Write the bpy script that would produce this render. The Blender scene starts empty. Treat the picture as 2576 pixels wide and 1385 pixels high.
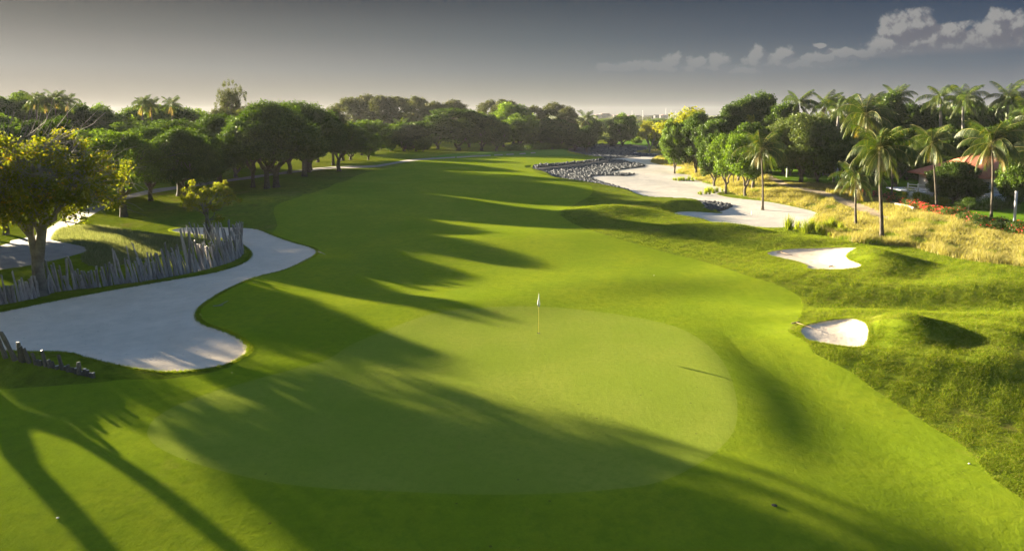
import bpy, math, random
import numpy as np
from mathutils import Vector
R = math.radians
S = bpy.context.scene
COL = S.collection

# ------------------------------------------------------------------ camera
CAMZ, FPX, PITCH = 12.0, 1800.0, R(5.0)
CX, CY = 1288.0, 445.5          # optical axis, in pixels of a 2576-wide view
cam = bpy.data.objects.new('camera', bpy.data.cameras.new('camera'))
COL.objects.link(cam)
cam.location = (0, 0, CAMZ)
cam.rotation_euler = (R(90) - PITCH, 0, 0)
cam.data.sensor_width = 36
cam.data.lens = 36 * FPX / 2576
cam.data.shift_y = -(692.5 - CY) / 2576
cam.data.clip_start = 0.5
cam.data.clip_end = 20000
S.camera = cam

# ------------------------------------------------------------------ light
SUN_EL = R(10.2)
SUN_AZ = math.atan2(-0.78, 0.62)             # from +Y, negative = to the left
sd = Vector((math.sin(SUN_AZ) * math.cos(SUN_EL), math.cos(SUN_AZ) * math.cos(SUN_EL), math.sin(SUN_EL)))
sl = bpy.data.lights.new('sun', 'SUN')
sl.energy = 5.0
sl.angle = R(0.6)
sl.color = (1.0, 0.86, 0.62)
so = bpy.data.objects.new('sun', sl)
COL.objects.link(so)
so.rotation_euler = sd.to_track_quat('Z', 'Y').to_euler()
so.location = (-60, 60, 60)
EXPOSURE = 3.2
SKY_STRENGTH = 0.05
S.view_settings.view_transform = 'Standard'
S.view_settings.look = 'None'
S.view_settings.gamma = 1
S.view_settings.exposure = EXPOSURE
S.cycles.max_bounces = 6
S.cycles.transparent_max_bounces = 4
S.cycles.volume_bounces = 0
S.cycles.use_adaptive_sampling = True
HAZE = 0.00006


class NT:
    """small helper for building node trees"""
    def __init__(s, tree):
        s.t = tree
        tree.nodes.clear()

    def n(s, typ, ins=None, **kw):
        nd = s.t.nodes.new(typ)
        for k, v in kw.items():
            setattr(nd, k, v)
        for k, v in (ins or {}).items():
            sock = nd.inputs[k]
            if isinstance(v, bpy.types.NodeSocket):
                s.t.links.new(v, sock)
            else:
                sock.default_value = v
        return nd

    def m(s, op, a, b=None, c=None, clamp=False):
        ins = {0: a}
        if b is not None:
            ins[1] = b
        if c is not None:
            ins[2] = c
        nd = s.n('ShaderNodeMath', ins, operation=op)
        nd.use_clamp = clamp
        return nd.outputs[0]

    def mix(s, f, a, b, blend='MIX'):
        nd = s.t.nodes.new('ShaderNodeMix')
        nd.data_type = 'RGBA'
        nd.blend_type = blend
        for i, v in ((0, f), (6, a), (7, b)):
            if isinstance(v, bpy.types.NodeSocket):
                s.t.links.new(v, nd.inputs[i])
            else:
                nd.inputs[i].default_value = v if i == 0 else tuple(v) + ((1,) if len(v) == 3 else ())
        return nd.outputs[2]

    def ramp(s, f, stops, interp='LINEAR'):
        nd = s.t.nodes.new('ShaderNodeValToRGB')
        nd.color_ramp.interpolation = interp
        el = nd.color_ramp.elements
        while len(el) < len(stops):
            el.new(0.5)
        for e, (p, c) in zip(el, stops):
            e.position = p
            e.color = tuple(c) + (1,) if len(c) == 3 else c
        s.t.links.new(f, nd.inputs[0])
        return nd.outputs[0]

    def maprange(s, v, a, b, c=0.0, d=1.0, smooth=True):
        nd = s.n('ShaderNodeMapRange', {0: v, 1: a, 2: b, 3: c, 4: d})
        nd.interpolation_type = 'SMOOTHSTEP' if smooth else 'LINEAR'
        return nd.outputs[0]


def build_world():
    w = bpy.data.worlds.new('World')
    S.world = w
    w.use_nodes = True
    T = NT(w.node_tree)
    sky = T.n('ShaderNodeTexSky', sky_type='NISHITA')
    sky.sun_disc = False
    sky.sun_elevation = SUN_EL
    sky.sun_rotation = SUN_AZ
    sky.altitude = 10
    sky.air_density = 1.0
    sky.dust_density = 2.2
    sky.ozone_density = 1.6
    geo = T.n('ShaderNodeTexCoord').outputs['Generated']
    sep = T.n('ShaderNodeSeparateXYZ', {0: geo})
    x, y, z = sep.outputs
    ys = T.m('MAXIMUM', y, 0.05)
    A = T.m('DIVIDE', x, ys)
    E = T.m('DIVIDE', z, ys)
    hlen = T.m('SQRT', T.m('ADD', T.m('MULTIPLY', x, x), T.m('MULTIPLY', y, y)))
    el = T.m('DIVIDE', z, T.m('MAXIMUM', hlen, 0.01))
    # the evening sky: pale warm air low down, slate blue higher and away from the sun
    az = T.m('ARCTAN2', x, y)

    def srgb(c):
        return tuple((v / 255 / 12.92 if v < 10 else ((v / 255 + 0.055) / 1.055) ** 2.4) for v in c)

    def column(cols):
        ps = [0.0, 0.007, 0.027, 0.060, 0.104, 0.152, 0.24]
        return T.ramp(T.m('MULTIPLY', el, 4.0), [(p * 4.0, srgb(c)) for p, c in zip(ps, cols)])
    cl_ = column([(180, 168, 146), (180, 169, 149), (178, 169, 153), (168, 164, 155), (130, 128, 122), (88, 87, 84), (72, 72, 72)])
    cm_ = column([(164, 158, 142), (162, 157, 142), (152, 150, 140), (123, 129, 131), (94, 103, 110), (67, 77, 87), (52, 65, 80)])
    cr_ = column([(128, 131, 134), (127, 130, 134), (118, 123, 130), (92, 104, 118), (60, 78, 100), (38, 57, 82), (32, 50, 74)])
    low = T.mix(T.maprange(az, -0.62, 0.05, smooth=False), cl_, cm_)
    low = T.mix(T.maprange(az, 0.05, 0.60, smooth=False), low, cr_)
    glow = T.maprange(az, -1.25, -0.50, 1.5, 1.0)
    glow = T.m('MULTIPLY', glow, 1.0 / (2 ** EXPOSURE * SKY_STRENGTH))
    low = T.mix(1.0, low, T.n('ShaderNodeCombineColor', {0: glow, 1: glow, 2: glow}).outputs[0], 'MULTIPLY')
    band = T.maprange(el, 0.22, 0.5)
    skycol = T.mix(band, low, T.mix(1.0, sky.outputs[0], (0.50, 0.55, 0.63), 'MULTIPLY'))
    # clouds: sums of puffs in sky direction, broken into billows
    puffs = [(2250, 80, 44, 40), (2228, 120, 40, 26), (2300, 68, 34, 30), (2335, 95, 36, 32), (2385, 92, 34, 28), (2430, 110, 50, 26), (2498, 55, 30, 28),
             (2480, 90, 48, 34), (2540, 70, 34, 26), (2580, 95, 44, 34), (2290, 112, 80, 24), (2450, 118, 130, 18), (2380, 120, 170, 16),
             (1900, 142, 22, 22), (1925, 160, 48, 22), (1962, 140, 20, 20), (1990, 165, 70, 18), (2050, 150, 60, 12), (2120, 142, 44, 14), (2160, 140, 70, 12),
             (2060, 168, 110, 10), (2250, 132, 90, 12), (1530, 174, 34, 11), (1590, 170, 44, 15), (1640, 168, 36, 12), (1690, 158, 20, 20), (1745, 166, 34, 16),
             (1802, 158, 24, 20), (1790, 174, 60, 12), (1700, 176, 110, 12), (1860, 182, 110, 9), (2055, 117, 14, 5)]

    def density(da, de):
        a = T.m('ADD', A, da)
        e = T.m('ADD', E, de)
        v = T.n('ShaderNodeCombineXYZ', {0: a, 1: e, 2: 0.0}).outputs[0]
        n1 = noise_(v, 30.0, 3, 0.5)
        off = T.n('ShaderNodeVectorMath', {0: n1, 1: (0.5, 0.5, 0.5)}, operation='SUBTRACT').outputs[0]
        off = T.n('ShaderNodeVectorMath', {0: off, 1: (0.016, 0.012, 0.0)}, operation='MULTIPLY').outputs[0]
        v2 = T.n('ShaderNodeVectorMath', {0: v, 1: off}, operation='ADD').outputs[0]
        tot = None
        for (px, py, rx, ry) in puffs:
            c = ((px - CX) / FPX, (288 - py) / FPX, 0)
            d = T.n('ShaderNodeVectorMath', {0: v2, 1: c}, operation='SUBTRACT').outputs[0]
            d = T.n('ShaderNodeVectorMath', {0: d, 1: (FPX / rx / 1.24, FPX / ry / 1.24, 0)}, operation='MULTIPLY').outputs[0]
            ln = T.n('ShaderNodeVectorMath', {0: d}, operation='LENGTH').outputs['Value']
            f = T.m('SUBTRACT', 1.0, ln)
            tot = f if tot is None else T.n('ShaderNodeMath', {0: tot, 1: f, 2: 0.10}, operation='SMOOTH_MAX').outputs[0]
        bill = None
        for sc, am in ((62.0, 0.62), (140.0, 0.34), (320.0, 0.17)):
            vo = T.n('ShaderNodeTexVoronoi', {'Vector': v2, 'Scale': sc}).outputs['Distance']
            q = T.m('MULTIPLY', T.m('SUBTRACT', 0.47, vo), am)
            bill = q if bill is None else T.m('ADD', bill, q)
        return T.m('ADD', T.m('MULTIPLY_ADD', tot, 1.15, 0.08), bill)

    def noise_(vec, sc, det, ro):
        return T.n('ShaderNodeTexNoise', {'Vector': vec, 'Scale': sc, 'Detail': float(det), 'Roughness': ro}).outputs['Color']
    D0 = density(0.0, 0.0)
    D1 = density(-0.009, 0.0085)
    cov = T.maprange(D0, -0.18, 0.34)
    # flat, fading bottoms
    basey = T.ramp(T.m('MULTIPLY_ADD', A, 1.0, 0.0), [(0.10, (0.055,) * 3), (0.33, (0.052,) * 3), (0.46, (0.066,) * 3), (0.54, (0.079,) * 3), (0.70, (0.090,) * 3)])
    cov = T.m('MULTIPLY', cov, T.maprange(T.m('SUBTRACT', E, basey), -0.005, 0.007))
    cov = T.m('MULTIPLY', cov, T.maprange(y, 0.05, 0.2))
    lit = T.maprange(T.m('SUBTRACT', D0, D1), -0.08, 0.55)
    lit = T.m('MULTIPLY', lit, T.maprange(T.m('SUBTRACT', E, basey), 0.0, 0.030, 0.35, 1.0))
    hi = T.maprange(E, 0.062, 0.11)
    up = T.mix(lit, srgb((103, 105, 115)), srgb((152, 152, 151)))
    dn = T.mix(lit, srgb((119, 124, 131)), srgb((158, 159, 157)))
    kk = 1.0 / (2 ** EXPOSURE * SKY_STRENGTH)
    cl = T.mix(1.0, T.mix(hi, dn, up), (kk, kk, kk), 'MULTIPLY')
    cv = T.m('MULTIPLY', cov, T.m('ADD', 0.50, T.m('MULTIPLY', hi, 0.42)))
    final = T.mix(cv, skycol, cl)
    bg = T.n('ShaderNodeBackground', {0: final, 1: SKY_STRENGTH})
    out = T.n('ShaderNodeOutputWorld')
    T.t.links.new(bg.outputs[0], out.inputs[0])


build_world()

# ------------------------------------------------------------------ helpers
def tag(o, label=None, cat=None, group=None, kind=None):
    if label: o['label'] = label
    if cat: o['category'] = cat
    if group: o['group'] = group
    if kind: o['kind'] = kind
    return o


def mesh(name, V, F, mat=None, smooth=False, attrs=None):
    """V (n,3); F list of arrays, each (m,k)"""
    me = bpy.data.meshes.new(name)
    V = np.asarray(V, dtype=np.float32)
    if isinstance(F, np.ndarray):
        F = [F]
    F = [np.asarray(f, dtype=np.int32) for f in F if len(f)]
    nl = sum(f.size for f in F)
    npoly = sum(len(f) for f in F)
    me.vertices.add(len(V))
    me.vertices.foreach_set('co', V.ravel())
    me.loops.add(nl)
    me.polygons.add(npoly)
    me.loops.foreach_set('vertex_index', np.concatenate([f.ravel() for f in F]))
    tot = np.concatenate([np.full(len(f), f.shape[1], np.int32) for f in F])
    st = np.concatenate([[0], np.cumsum(tot)[:-1]]).astype(np.int32)
    me.polygons.foreach_set('loop_start', st)
    me.polygons.foreach_set('loop_total', tot)
    if smooth:
        me.polygons.foreach_set('use_smooth', np.ones(npoly, bool))
    for k, (dom, arr) in (attrs or {}).items():
        a = me.attributes.new(k, 'FLOAT', dom)
        a.data.foreach_set('value', np.asarray(arr, np.float32))
    me.update(calc_edges=True)
    if mat:
        me.materials.append(mat)
    return me


def obj(name, me, parent=None, loc=None, rot=None, scale=None):
    o = bpy.data.objects.new(name, me)
    COL.objects.link(o)
    if parent is not None: o.parent = parent
    if loc is not None: o.location = loc
    if rot is not None: o.rotation_euler = rot
    if scale is not None: o.scale = scale
    return o


def empty(name, loc, rz=0, scale=None):
    o = bpy.data.objects.new(name, None)
    o.empty_display_size = 0.2
    COL.objects.link(o)
    o.location = loc
    o.rotation_euler = (0, 0, rz)
    if scale is not None: o.scale = scale
    return o


def copy_tree(o, parent=None):
    c = o.copy()
    COL.objects.link(c)
    if parent is not None: c.parent = parent
    for ch in list(o.children):
        copy_tree(ch, c)
    return c


class MB:
    """collects simple solids into one mesh"""
    def __init__(s):
        s.V, s.F3, s.F4, s.n = [], [], [], 0

    def add(s, V, F):
        V = np.asarray(V, float).reshape(-1, 3)
        F = np.asarray(F, int)
        (s.F4 if F.shape[1] == 4 else s.F3).append(F + s.n)
        s.V.append(V)
        s.n += len(V)

    def box(s, lo, hi, rz=0.0, piv=None):
        (a, b, c), (d, e, f) = lo, hi
        V = np.array([(a, b, c), (d, b, c), (d, e, c), (a, e, c), (a, b, f), (d, b, f), (d, e, f), (a, e, f)], float)
        if rz:
            p = np.array(piv if piv is not None else ((a + d) / 2, (b + e) / 2))
            q = V[:, :2] - p
            cs, sn = math.cos(rz), math.sin(rz)
            V[:, 0] = p[0] + q[:, 0] * cs - q[:, 1] * sn
            V[:, 1] = p[1] + q[:, 0] * sn + q[:, 1] * cs
        s.add(V, [(0, 3, 2, 1), (4, 5, 6, 7), (0, 1, 5, 4), (1, 2, 6, 5), (2, 3, 7, 6), (3, 0, 4, 7)])

    def tube(s, P, rad, k=6, cap=True):
        P = np.asarray(P, float)
        n = len(P)
        rad = np.broadcast_to(np.asarray(rad, float), (n,))
        T = np.gradient(P, axis=0)
        T /= np.linalg.norm(T, axis=1)[:, None] + 1e-9
        up = np.array([0, 0, 1.0]) if abs(T[0, 2]) < 0.9 else np.array([1.0, 0, 0])
        U = np.cross(T, up)
        U /= np.linalg.norm(U, axis=1)[:, None] + 1e-9
        W = np.cross(T, U)
        th = np.linspace(0, 2 * math.pi, k, endpoint=False)
        ring = U[:, None, :] * np.cos(th)[None, :, None] + W[:, None, :] * np.sin(th)[None, :, None]
        V = (P[:, None, :] + ring * rad[:, None, None]).reshape(-1, 3)
        i = np.arange(n - 1)[:, None] * k
        j = np.arange(k)[None, :]
        j2 = (j + 1) % k
        F = np.stack([i + j, i + j2, i + k + j2, i + k + j], -1).reshape(-1, 4)
        base = s.n
        s.add(V, F)
        if cap:
            s.V.append(P[-1][None] + T[-1][None] * rad[-1] * 0.15)
            c = s.n
            s.n += 1
            jj = np.arange(k)
            s.F3.append(np.stack([base + (n - 1) * k + jj, base + (n - 1) * k + (jj + 1) % k, np.full(k, c)], -1))
        return s

    def arrays(s):
        F = []
        if s.F4: F.append(np.concatenate(s.F4))
        if s.F3: F.append(np.concatenate(s.F3))
        return np.concatenate(s.V), F

    def mesh(s, name, mat, smooth=False):
        V, F = s.arrays()
        return mesh(name, V, F, mat, smooth)


def sstep(a, b, x):
    t = np.clip((x - a) / (b - a), 0, 1)
    return t * t * (3 - 2 * t)


def px2w(vx, vy, z=0.0):
    """the point of the plane at height z seen at a pixel of the 2576-wide view"""
    vx = np.asarray(vx, float); vy = np.asarray(vy, float)
    xc = (vx - CX) / FPX
    yc = -(vy - CY) / FPX
    dx = xc
    dy = math.cos(PITCH) + yc * math.sin(PITCH)
    dz = yc * math.cos(PITCH) - math.sin(PITCH)
    t = (z - CAMZ) / dz
    return dx * t, dy * t


def at_depth(vx, vy, Y):
    """point seen at a pixel, at distance Y along the view"""
    xc = (vx - CX) / FPX
    yc = -(vy - CY) / FPX
    dy = math.cos(PITCH) + yc * math.sin(PITCH)
    dz = yc * math.cos(PITCH) - math.sin(PITCH)
    t = Y / dy
    return xc * t, Y, CAMZ + dz * t


def catmull(P, n=5):
    P = np.asarray(P, float)
    p0, p1, p2, p3 = np.roll(P, 1, 0), P, np.roll(P, -1, 0), np.roll(P, -2, 0)
    out = []
    for t in np.linspace(0, 1, n, endpoint=False):
        out.append(0.5 * (2 * p1 + (p2 - p0) * t + (2 * p0 - 5 * p1 + 4 * p2 - p3) * t ** 2 + (3 * p1 - p0 - 3 * p2 + p3) * t ** 3))
    return np.stack(out, 1).reshape(-1, 2)


class Poly:
    def __init__(s, pts, z=0.0, hf=None, n=5):
        q = catmull(pts, n) if n > 1 else np.asarray(pts, float)
        if hf is None:
            x, y = px2w(q[:, 0], q[:, 1], z)
        else:
            zz = np.full(len(q), z)
            for _ in range(12):
                x, y = px2w(q[:, 0], q[:, 1], zz)
                zz = 0.5 * zz + 0.5 * hf(x, y)
            x, y = px2w(q[:, 0], q[:, 1], zz)
        s.P = np.stack([x, y], 1)
        s.bb = (x.min(), y.min(), x.max(), y.max())

    def sdf(s, X, Y, margin=14.0):
        """positive inside, in metres, clipped at margin outside"""
        X = np.asarray(X, float); Y = np.asarray(Y, float)
        out = np.full(X.shape, -margin)
        a, b, c, d = s.bb
        sel = (X > a - margin) & (X < c + margin) & (Y > b - margin) & (Y < d + margin)
        x, y = X[sel], Y[sel]
        if x.size == 0:
            return out
        best = np.full(x.shape, 1e18)
        ins = np.zeros(x.shape, bool)
        P = s.P
        Q = np.roll(P, -1, 0)
        for (ax, ay), (bx, by) in zip(P, Q):
            ex, ey = bx - ax, by - ay
            L = ex * ex + ey * ey + 1e-12
            t = np.clip(((x - ax) * ex + (y - ay) * ey) / L, 0, 1)
            dd = (x - ax - t * ex) ** 2 + (y - ay - t * ey) ** 2
            np.minimum(best, dd, out=best)
            if ay != by:
                cr = ((ay > y) != (by > y)) & (x < (bx - ax) * (y - ay) / (by - ay) + ax)
                ins ^= cr
        v = np.sqrt(best)
        out[sel] = np.where(ins, v, np.maximum(-v, -margin))
        return out


# ------------------------------------------------------------------ ground plan (traced outlines, laid onto the ground)
P_GREEN = Poly([(1055, 800), (1130, 786), (1230, 778), (1352, 775), (1480, 781), (1600, 797), (1700, 820), (1770, 856), (1820, 905),
                (1845, 965), (1855, 1020), (1850, 1070), (1825, 1110), (1780, 1150), (1720, 1185), (1650, 1210), (1560, 1222),
                (1400, 1230), (1200, 1232), (1000, 1226), (820, 1222), (680, 1210), (540, 1185), (430, 1150), (375, 1110),
                (381, 1067), (430, 1030), (500, 1000), (602, 967), (734, 930), (822, 905), (880, 870), (960, 835)], 0.0)
ZW = -0.9
P_WASTE = Poly([(1687, 545), (1697, 536), (1722, 533), (1766, 534), (1816, 537), (1806, 533), (1785, 531), (1766, 529), (1779, 522), (1772, 515),
                (1744, 510), (1689, 506), (1633, 503), (1591, 489), (1522, 475), (1466, 464), (1411, 456), (1383, 441), (1338, 428),
                (1345, 430), (1411, 424), (1480, 416), (1528, 408), (1531, 402), (1494, 397), (1466, 392), (1425, 381), (1450, 376), (1502, 370), (1550, 370), (1627, 373),
                (1627, 376), (1615, 380), (1677, 390), (1650, 399), (1644, 408), (1672, 415), (1716, 419), (1736, 423), (1708, 430),
                (1706, 436), (1741, 441), (1758, 453), (1800, 466), (1833, 477), (1803, 487), (1841, 497), (1922, 506),
                (1988, 518), (2056, 534), (2058, 545), (2042, 560), (2078, 585), (2104, 596), (2050, 592), (1990, 587), (1930, 588),
                (1870, 585), (1819, 579), (1789, 569), (1749, 562), (1725, 558), (1702, 552)], ZW, n=3)
P_ROCK = Poly([(1338, 426), (1411, 420), (1480, 412), (1530, 402), (1561, 403), (1591, 409), (1626, 415), (1605, 422), (1564, 428), (1539, 432),
               (1545, 435), (1603, 437), (1577, 442), (1522, 443), (1489, 446), (1516, 458), (1550, 467), (1591, 481), (1600, 489), (1625, 496),
               (1661, 503), (1730, 508), (1786, 508), (1844, 515), (1836, 522), (1814, 532), (1785, 532), (1764, 530), (1776, 522), (1770, 516),
               (1744, 511), (1689, 508), (1633, 505), (1590, 491), (1522, 477), (1466, 466), (1411, 458), (1380, 443)], ZW, n=3)
P_ROCK2 = Poly([(1425, 381), (1502, 369), (1550, 369), (1630, 372), (1602, 382), (1580, 385), (1676, 390), (1660, 394), (1600, 395), (1540, 400),
                (1494, 398), (1466, 392)], ZW, n=3)
ZB = -0.25
P_LB = Poly([(240, 946), (300, 952), (400, 957), (480, 950), (560, 935), (608, 912), (622, 893), (600, 870), (560, 850), (510, 830),
             (492, 808), (497, 785), (530, 757), (580, 727), (640, 700), (720, 680), (780, 655), (796, 640), (780, 625), (720, 605),
             (680, 590), (650, 579), (610, 575), (560, 574), (500, 575), (460, 577), (430, 583), (449, 591), (500, 595), (555, 602), (605, 613),
             (633, 636), (622, 655), (585, 672), (520, 690), (400, 712), (200, 748), (0, 795), (-150, 832), (-300, 900), (-250, 930),
             (-100, 915), (0, 903), (42, 905), (103, 918), (160, 926), (205, 940)], ZB, n=4)
P_B1 = Poly([(2010, 832), (2025, 818), (2060, 809), (2110, 807), (2150, 812), (2178, 828), (2186, 845), (2180, 858), (2165, 870),
             (2120, 868), (2070, 860), (2030, 852)], 0.1)
P_B2 = Poly([(1930, 633), (1950, 629), (2005, 626), (2101, 627), (2143, 631), (2177, 637), (2148, 648), (2128, 656), (2137, 666),
             (2163, 678), (2154, 683), (2046, 685), (2028, 680), (2026, 665), (2000, 653), (1964, 645), (1934, 638)], 0.1, n=4)

# mounds: pixel of the middle, radii in metres, turn, height
MOUNDS = []
for (vx, vy, sx, sy, th, h) in [
    (2262, 845, 1.2, 1.6, 0.1, 0.92), (2310, 838, 0.9, 1.1, -0.5, 0.30), (2490, 862, 2.2, 2.2, 0.0, 0.75), (2395, 868, 0.7, 1.1, 0.0, -0.15), (2180, 800, 2.6, 1.0, -0.1, 0.30),
    (2040, 838, 1.6, 1.2, 0.0, 0.25),
    (2198, 662, 1.75, 3.1, -0.25, 1.15), (2470, 700, 3.6, 3.0, 0.0, 0.55), (2300, 710, 1.5, 1.6, 0.0, -0.3), (2010, 700, 4.0, 2.4, 0.0, 0.4),
    (2330, 775, 5.0, 2.2, -0.2, -0.45), (2480, 738, 7.0, 1.7, -0.05, 0.45), (2450, 800, 6.0, 1.4, -0.1, 0.4),
    (1530, 538, 3.8, 2.6, 0.2, 0.95), (1620, 525, 5.5, 1.6, 0.0, 0.35), (1840, 592, 3.2, 2.2, 0.1, 0.95), (1700, 590, 4.0, 2.0, 0.2, 0.5),
    (1680, 512, 4.5, 1.6, 0.1, 0.5), (1985, 612, 4.0, 2.0, 0.0, 0.5),
    (760, 512, 9.0, 4.0, 0.1, 0.9), (900, 470, 12.0, 5.0, 0.0, 0.5), (1250, 470, 14.0, 6.0, 0.1, 0.5), (1350, 600, 9.0, 5.0, 0.2, 0.35),
    (1000, 640, 7.0, 4.0, 0.4, 0.3), (1750, 735, 5.0, 2.2, 0.1, -0.3), (1560, 720, 6.0, 3.0, 0.1, 0.25), (1150, 760, 5.0, 2.0, 0.1, 0.3),
    (700, 830, 3.5, 3.5, 0.2, 0.25), (40, 940, 2.6, 1.3, 0.1, 0.55), (140, 960, 2.6, 1.2, -0.2, 0.35), (320, 612, 4.5, 3.5, 0.2, 0.35),
    (1250, 1180, 5.0, 4.0, 0.0, -0.12), (1600, 1010, 4.0, 3.0, 0.0, 0.10), (480, 1130, 3.0, 3.0, 0.0, 0.15),
    (2150, 1330, 4.0, 3.0, 0.0, 0.2), (1940, 1260, 1.6, 1.6, 0.0, 0.15)]:
    x, y = px2w(vx, vy, 0)
    MOUNDS.append((float(x), float(y), sx, sy, th, h))
_wc = np.array([px2w(a, b, ZW) for a, b in [(2104, 600), (1900, 560), (1760, 500), (1640, 440), (1620, 410), (1600, 385), (1590, 370)]])
_crest = np.array([px2w(a, b, 0.2) for a, b in [(1800, 800), (1900, 830), (1960, 842), (2080, 866), (2200, 880), (2320, 895), (2450, 905), (2576, 906), (2900, 915), (3600, 930)]])


def H0(X, Y):
    """height of the ground without the bunkers"""
    X = np.asarray(X, float); Y = np.asarray(Y, float)
    g = P_GREEN.sdf(X, Y)
    near = 1 - sstep(150, 260, np.abs(Y) + 0 * X)
    z = (0.16 * np.sin(X / 8.3 + 1.1) * np.cos(Y / 10.7 + 0.4) + 0.14 * np.sin((X * 0.8 + Y) / 14.0 + 2.0) + 0.07 * np.sin(X / 3.9 + Y / 5.1) * np.sin(Y / 4.3)) * near
    gw = sstep(-4, 0.5, g)
    z = z * (1 - 0.85 * gw)
    for (x, y, sx, sy, th, h) in MOUNDS:
        c, s_ = math.cos(th), math.sin(th)
        dx, dy = X - x, Y - y
        u = (dx * c + dy * s_) / sx
        v = (-dx * s_ + dy * c) / sy
        z = z + h * np.exp(-0.5 * (u * u + v * v)) * (1 - 0.0 * gw)
    # bank on the right of and below the green
    bank = sstep(0.0, 3.2, -g) * sstep(5.0, 10.0, X) * (1 - sstep(29, 36, Y))
    z = z - 0.04 * bank
    # crest in front of the near bunker: everything nearer lies lower
    yc = np.interp(X, _crest[:, 0], _crest[:, 1])
    w = sstep(9, 15, X)
    z = z - 0.45 * w * sstep(0.0, 7.0, yc - Y) + 0.85 * sstep(7.0, 9.0, X) * (1 - sstep(9.5, 14, X)) * 0.0
    z = z + 0.22 * w * np.exp(-0.5 * ((yc - Y) / 0.9) ** 2) * sstep(14, 17, X)
    # the near ground falls away from the green, towards the right and towards the camera
    q = np.clip(X, -40, 30) - 13.0
    z = z - 0.050 * 0.5 * (q + np.sqrt(q * q + 16.0)) * (1 - sstep(26, 38, Y)) * sstep(-10, 5, Y)
    f = np.clip(24.0 - Y, 0, 9)
    z = z - 0.011 * f * f * sstep(0.0, 2.5, -g)
    # waste area lies lower: a short bank on the fairway side, a long rise on the far side
    sw = P_WASTE.sdf(X, Y)
    o = np.argsort(_wc[:, 1])
    xc = np.interp(Y, _wc[o, 1], _wc[o, 0])
    side = sstep(-2, 3, X - xc) * sstep(_wc[0, 1] - 3, _wc[0, 1] + 2, Y)
    D = 1.3 * (1 - side) + 13.0 * side
    k = np.clip(1 + sw / D, 0, 1)
    k = k * k * (3 - 2 * k)
    z = z * (1 - 0.8 * k) + ZW * k
    return z


def HF(X, Y, S_=None):
    z = H0(X, Y)
    sl_ = P_LB.sdf(X, Y) if S_ is None else S_['lb']
    s1 = P_B1.sdf(X, Y) if S_ is None else S_['b1']
    s2 = P_B2.sdf(X, Y) if S_ is None else S_['b2']
    z = z - 0.09 * sstep(0, 0.18, sl_) - 0.22 * sstep(0.0, 3.0, sl_)
    z = z - 0.07 * sstep(0, 0.15, s1) - 0.07 * sstep(0.0, 1.6, s1)
    z = z - 0.07 * sstep(0, 0.15, s2) - 0.08 * sstep(0.0, 2.2, s2)
    sw = P_WASTE.sdf(X, Y) if S_ is None else S_['waste']
    z = z + 0.10 * np.sin(X / 3.1 + Y / 7.0) * sstep(1.0, 4.0, sw)
    return z


def ground(x, y):
    return float(HF(np.array([float(x)]), np.array([float(y)]))[0])


def place(vx, vy):
    """world position of the ground seen at a pixel"""
    z = 0.0
    for _ in range(10):
        x, y = px2w(vx, vy, z)
        z = 0.5 * z + 0.5 * ground(x, y)
    x, y = px2w(vx, vy, z)
    return float(x), float(y), ground(x, y)


P_FAIR = Poly([(1545, 403), (1500, 408), (1420, 419), (1340, 427), (1384, 444), (1440, 457), (1483, 466), (1490, 486), (1466, 503), (1411, 533), (1427, 553), (1466, 572), (1536, 595),
               (1605, 615), (1689, 639), (1772, 658), (1870, 690), (1950, 715), (2010, 745), (2020, 775), (2005, 808), (1985, 834),
               (2027, 858), (2050, 888), (2146, 938), (2186, 970), (2265, 1021), (2345, 1073), (2424, 1121), (2503, 1204), (2576, 1256),
               (2750, 1370), (2900, 1500), (2900, 2300), (1288, 2300), (-800, 2300), (-800, 1050), (-200, 990), (0, 978), (100, 972), (240, 962), (300, 955), (400, 953),
               (480, 945), (560, 930), (600, 905), (590, 880), (550, 860), (490, 840), (470, 800), (480, 780), (520, 750), (570, 715), (640, 690), (720, 670), (770, 640), (720, 615), (680, 595), (698, 567),
               (690, 520), (758, 494), (830, 470), (919, 434), (999, 418), (1080, 400), (1240, 394), (1401, 393), (1500, 396)], 0.0, H0, n=3)
P_TALL = Poly([(1633, 377), (1600, 383), (1660, 390), (1640, 400), (1640, 410), (1672, 416), (1716, 421), (1700, 430), (1700, 436), (1735, 441), (1750, 453), (1790, 466),
               (1825, 477), (1860, 492), (1935, 506), (1988, 516), (2050, 532), (2050, 545), (2035, 560), (2072, 588), (2104, 600), (2172, 613), (2287, 621),
               (2362, 640), (2445, 656), (2576, 671), (2900, 700), (2900, 610), (2700, 600), (2568, 589), (2488, 571), (2428, 555), (2377, 540),
               (2327, 526), (2255, 516), (2223, 502), (2146, 476), (2060, 462), (1990, 460), (1930, 446), (1918, 432), (1890, 412),
               (1845, 394), (1789, 392), (1700, 384)], -0.4, H0, n=3)
P_PATH = Poly([(-250, 650), (0, 618), (26, 605), (88, 593), (124, 572), (175, 541), (239, 517), (300, 497), (345, 484), (395, 474), (442, 469), (520, 458), (603, 447),
               (712, 432), (818, 420), (900, 417), (950, 415), (1000, 406), (1038, 400), (1100, 396.5), (1192, 391.5), (1300, 386), (1360, 382), (1362, 384), (1300, 388.5), (1192, 394.5), (1100, 400), (1045, 404), (1000, 411), (950, 420), (900, 422.5),
               (818, 425.5), (712, 438), (603, 453), (520, 465), (442, 476), (353, 492), (300, 508), (250, 530), (185, 566), (147, 578), (130, 600), (150, 608), (217, 622),
               (212, 634), (118, 658), (44, 672), (0, 678), (-250, 730)], 0.0, H0, n=2)
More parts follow.
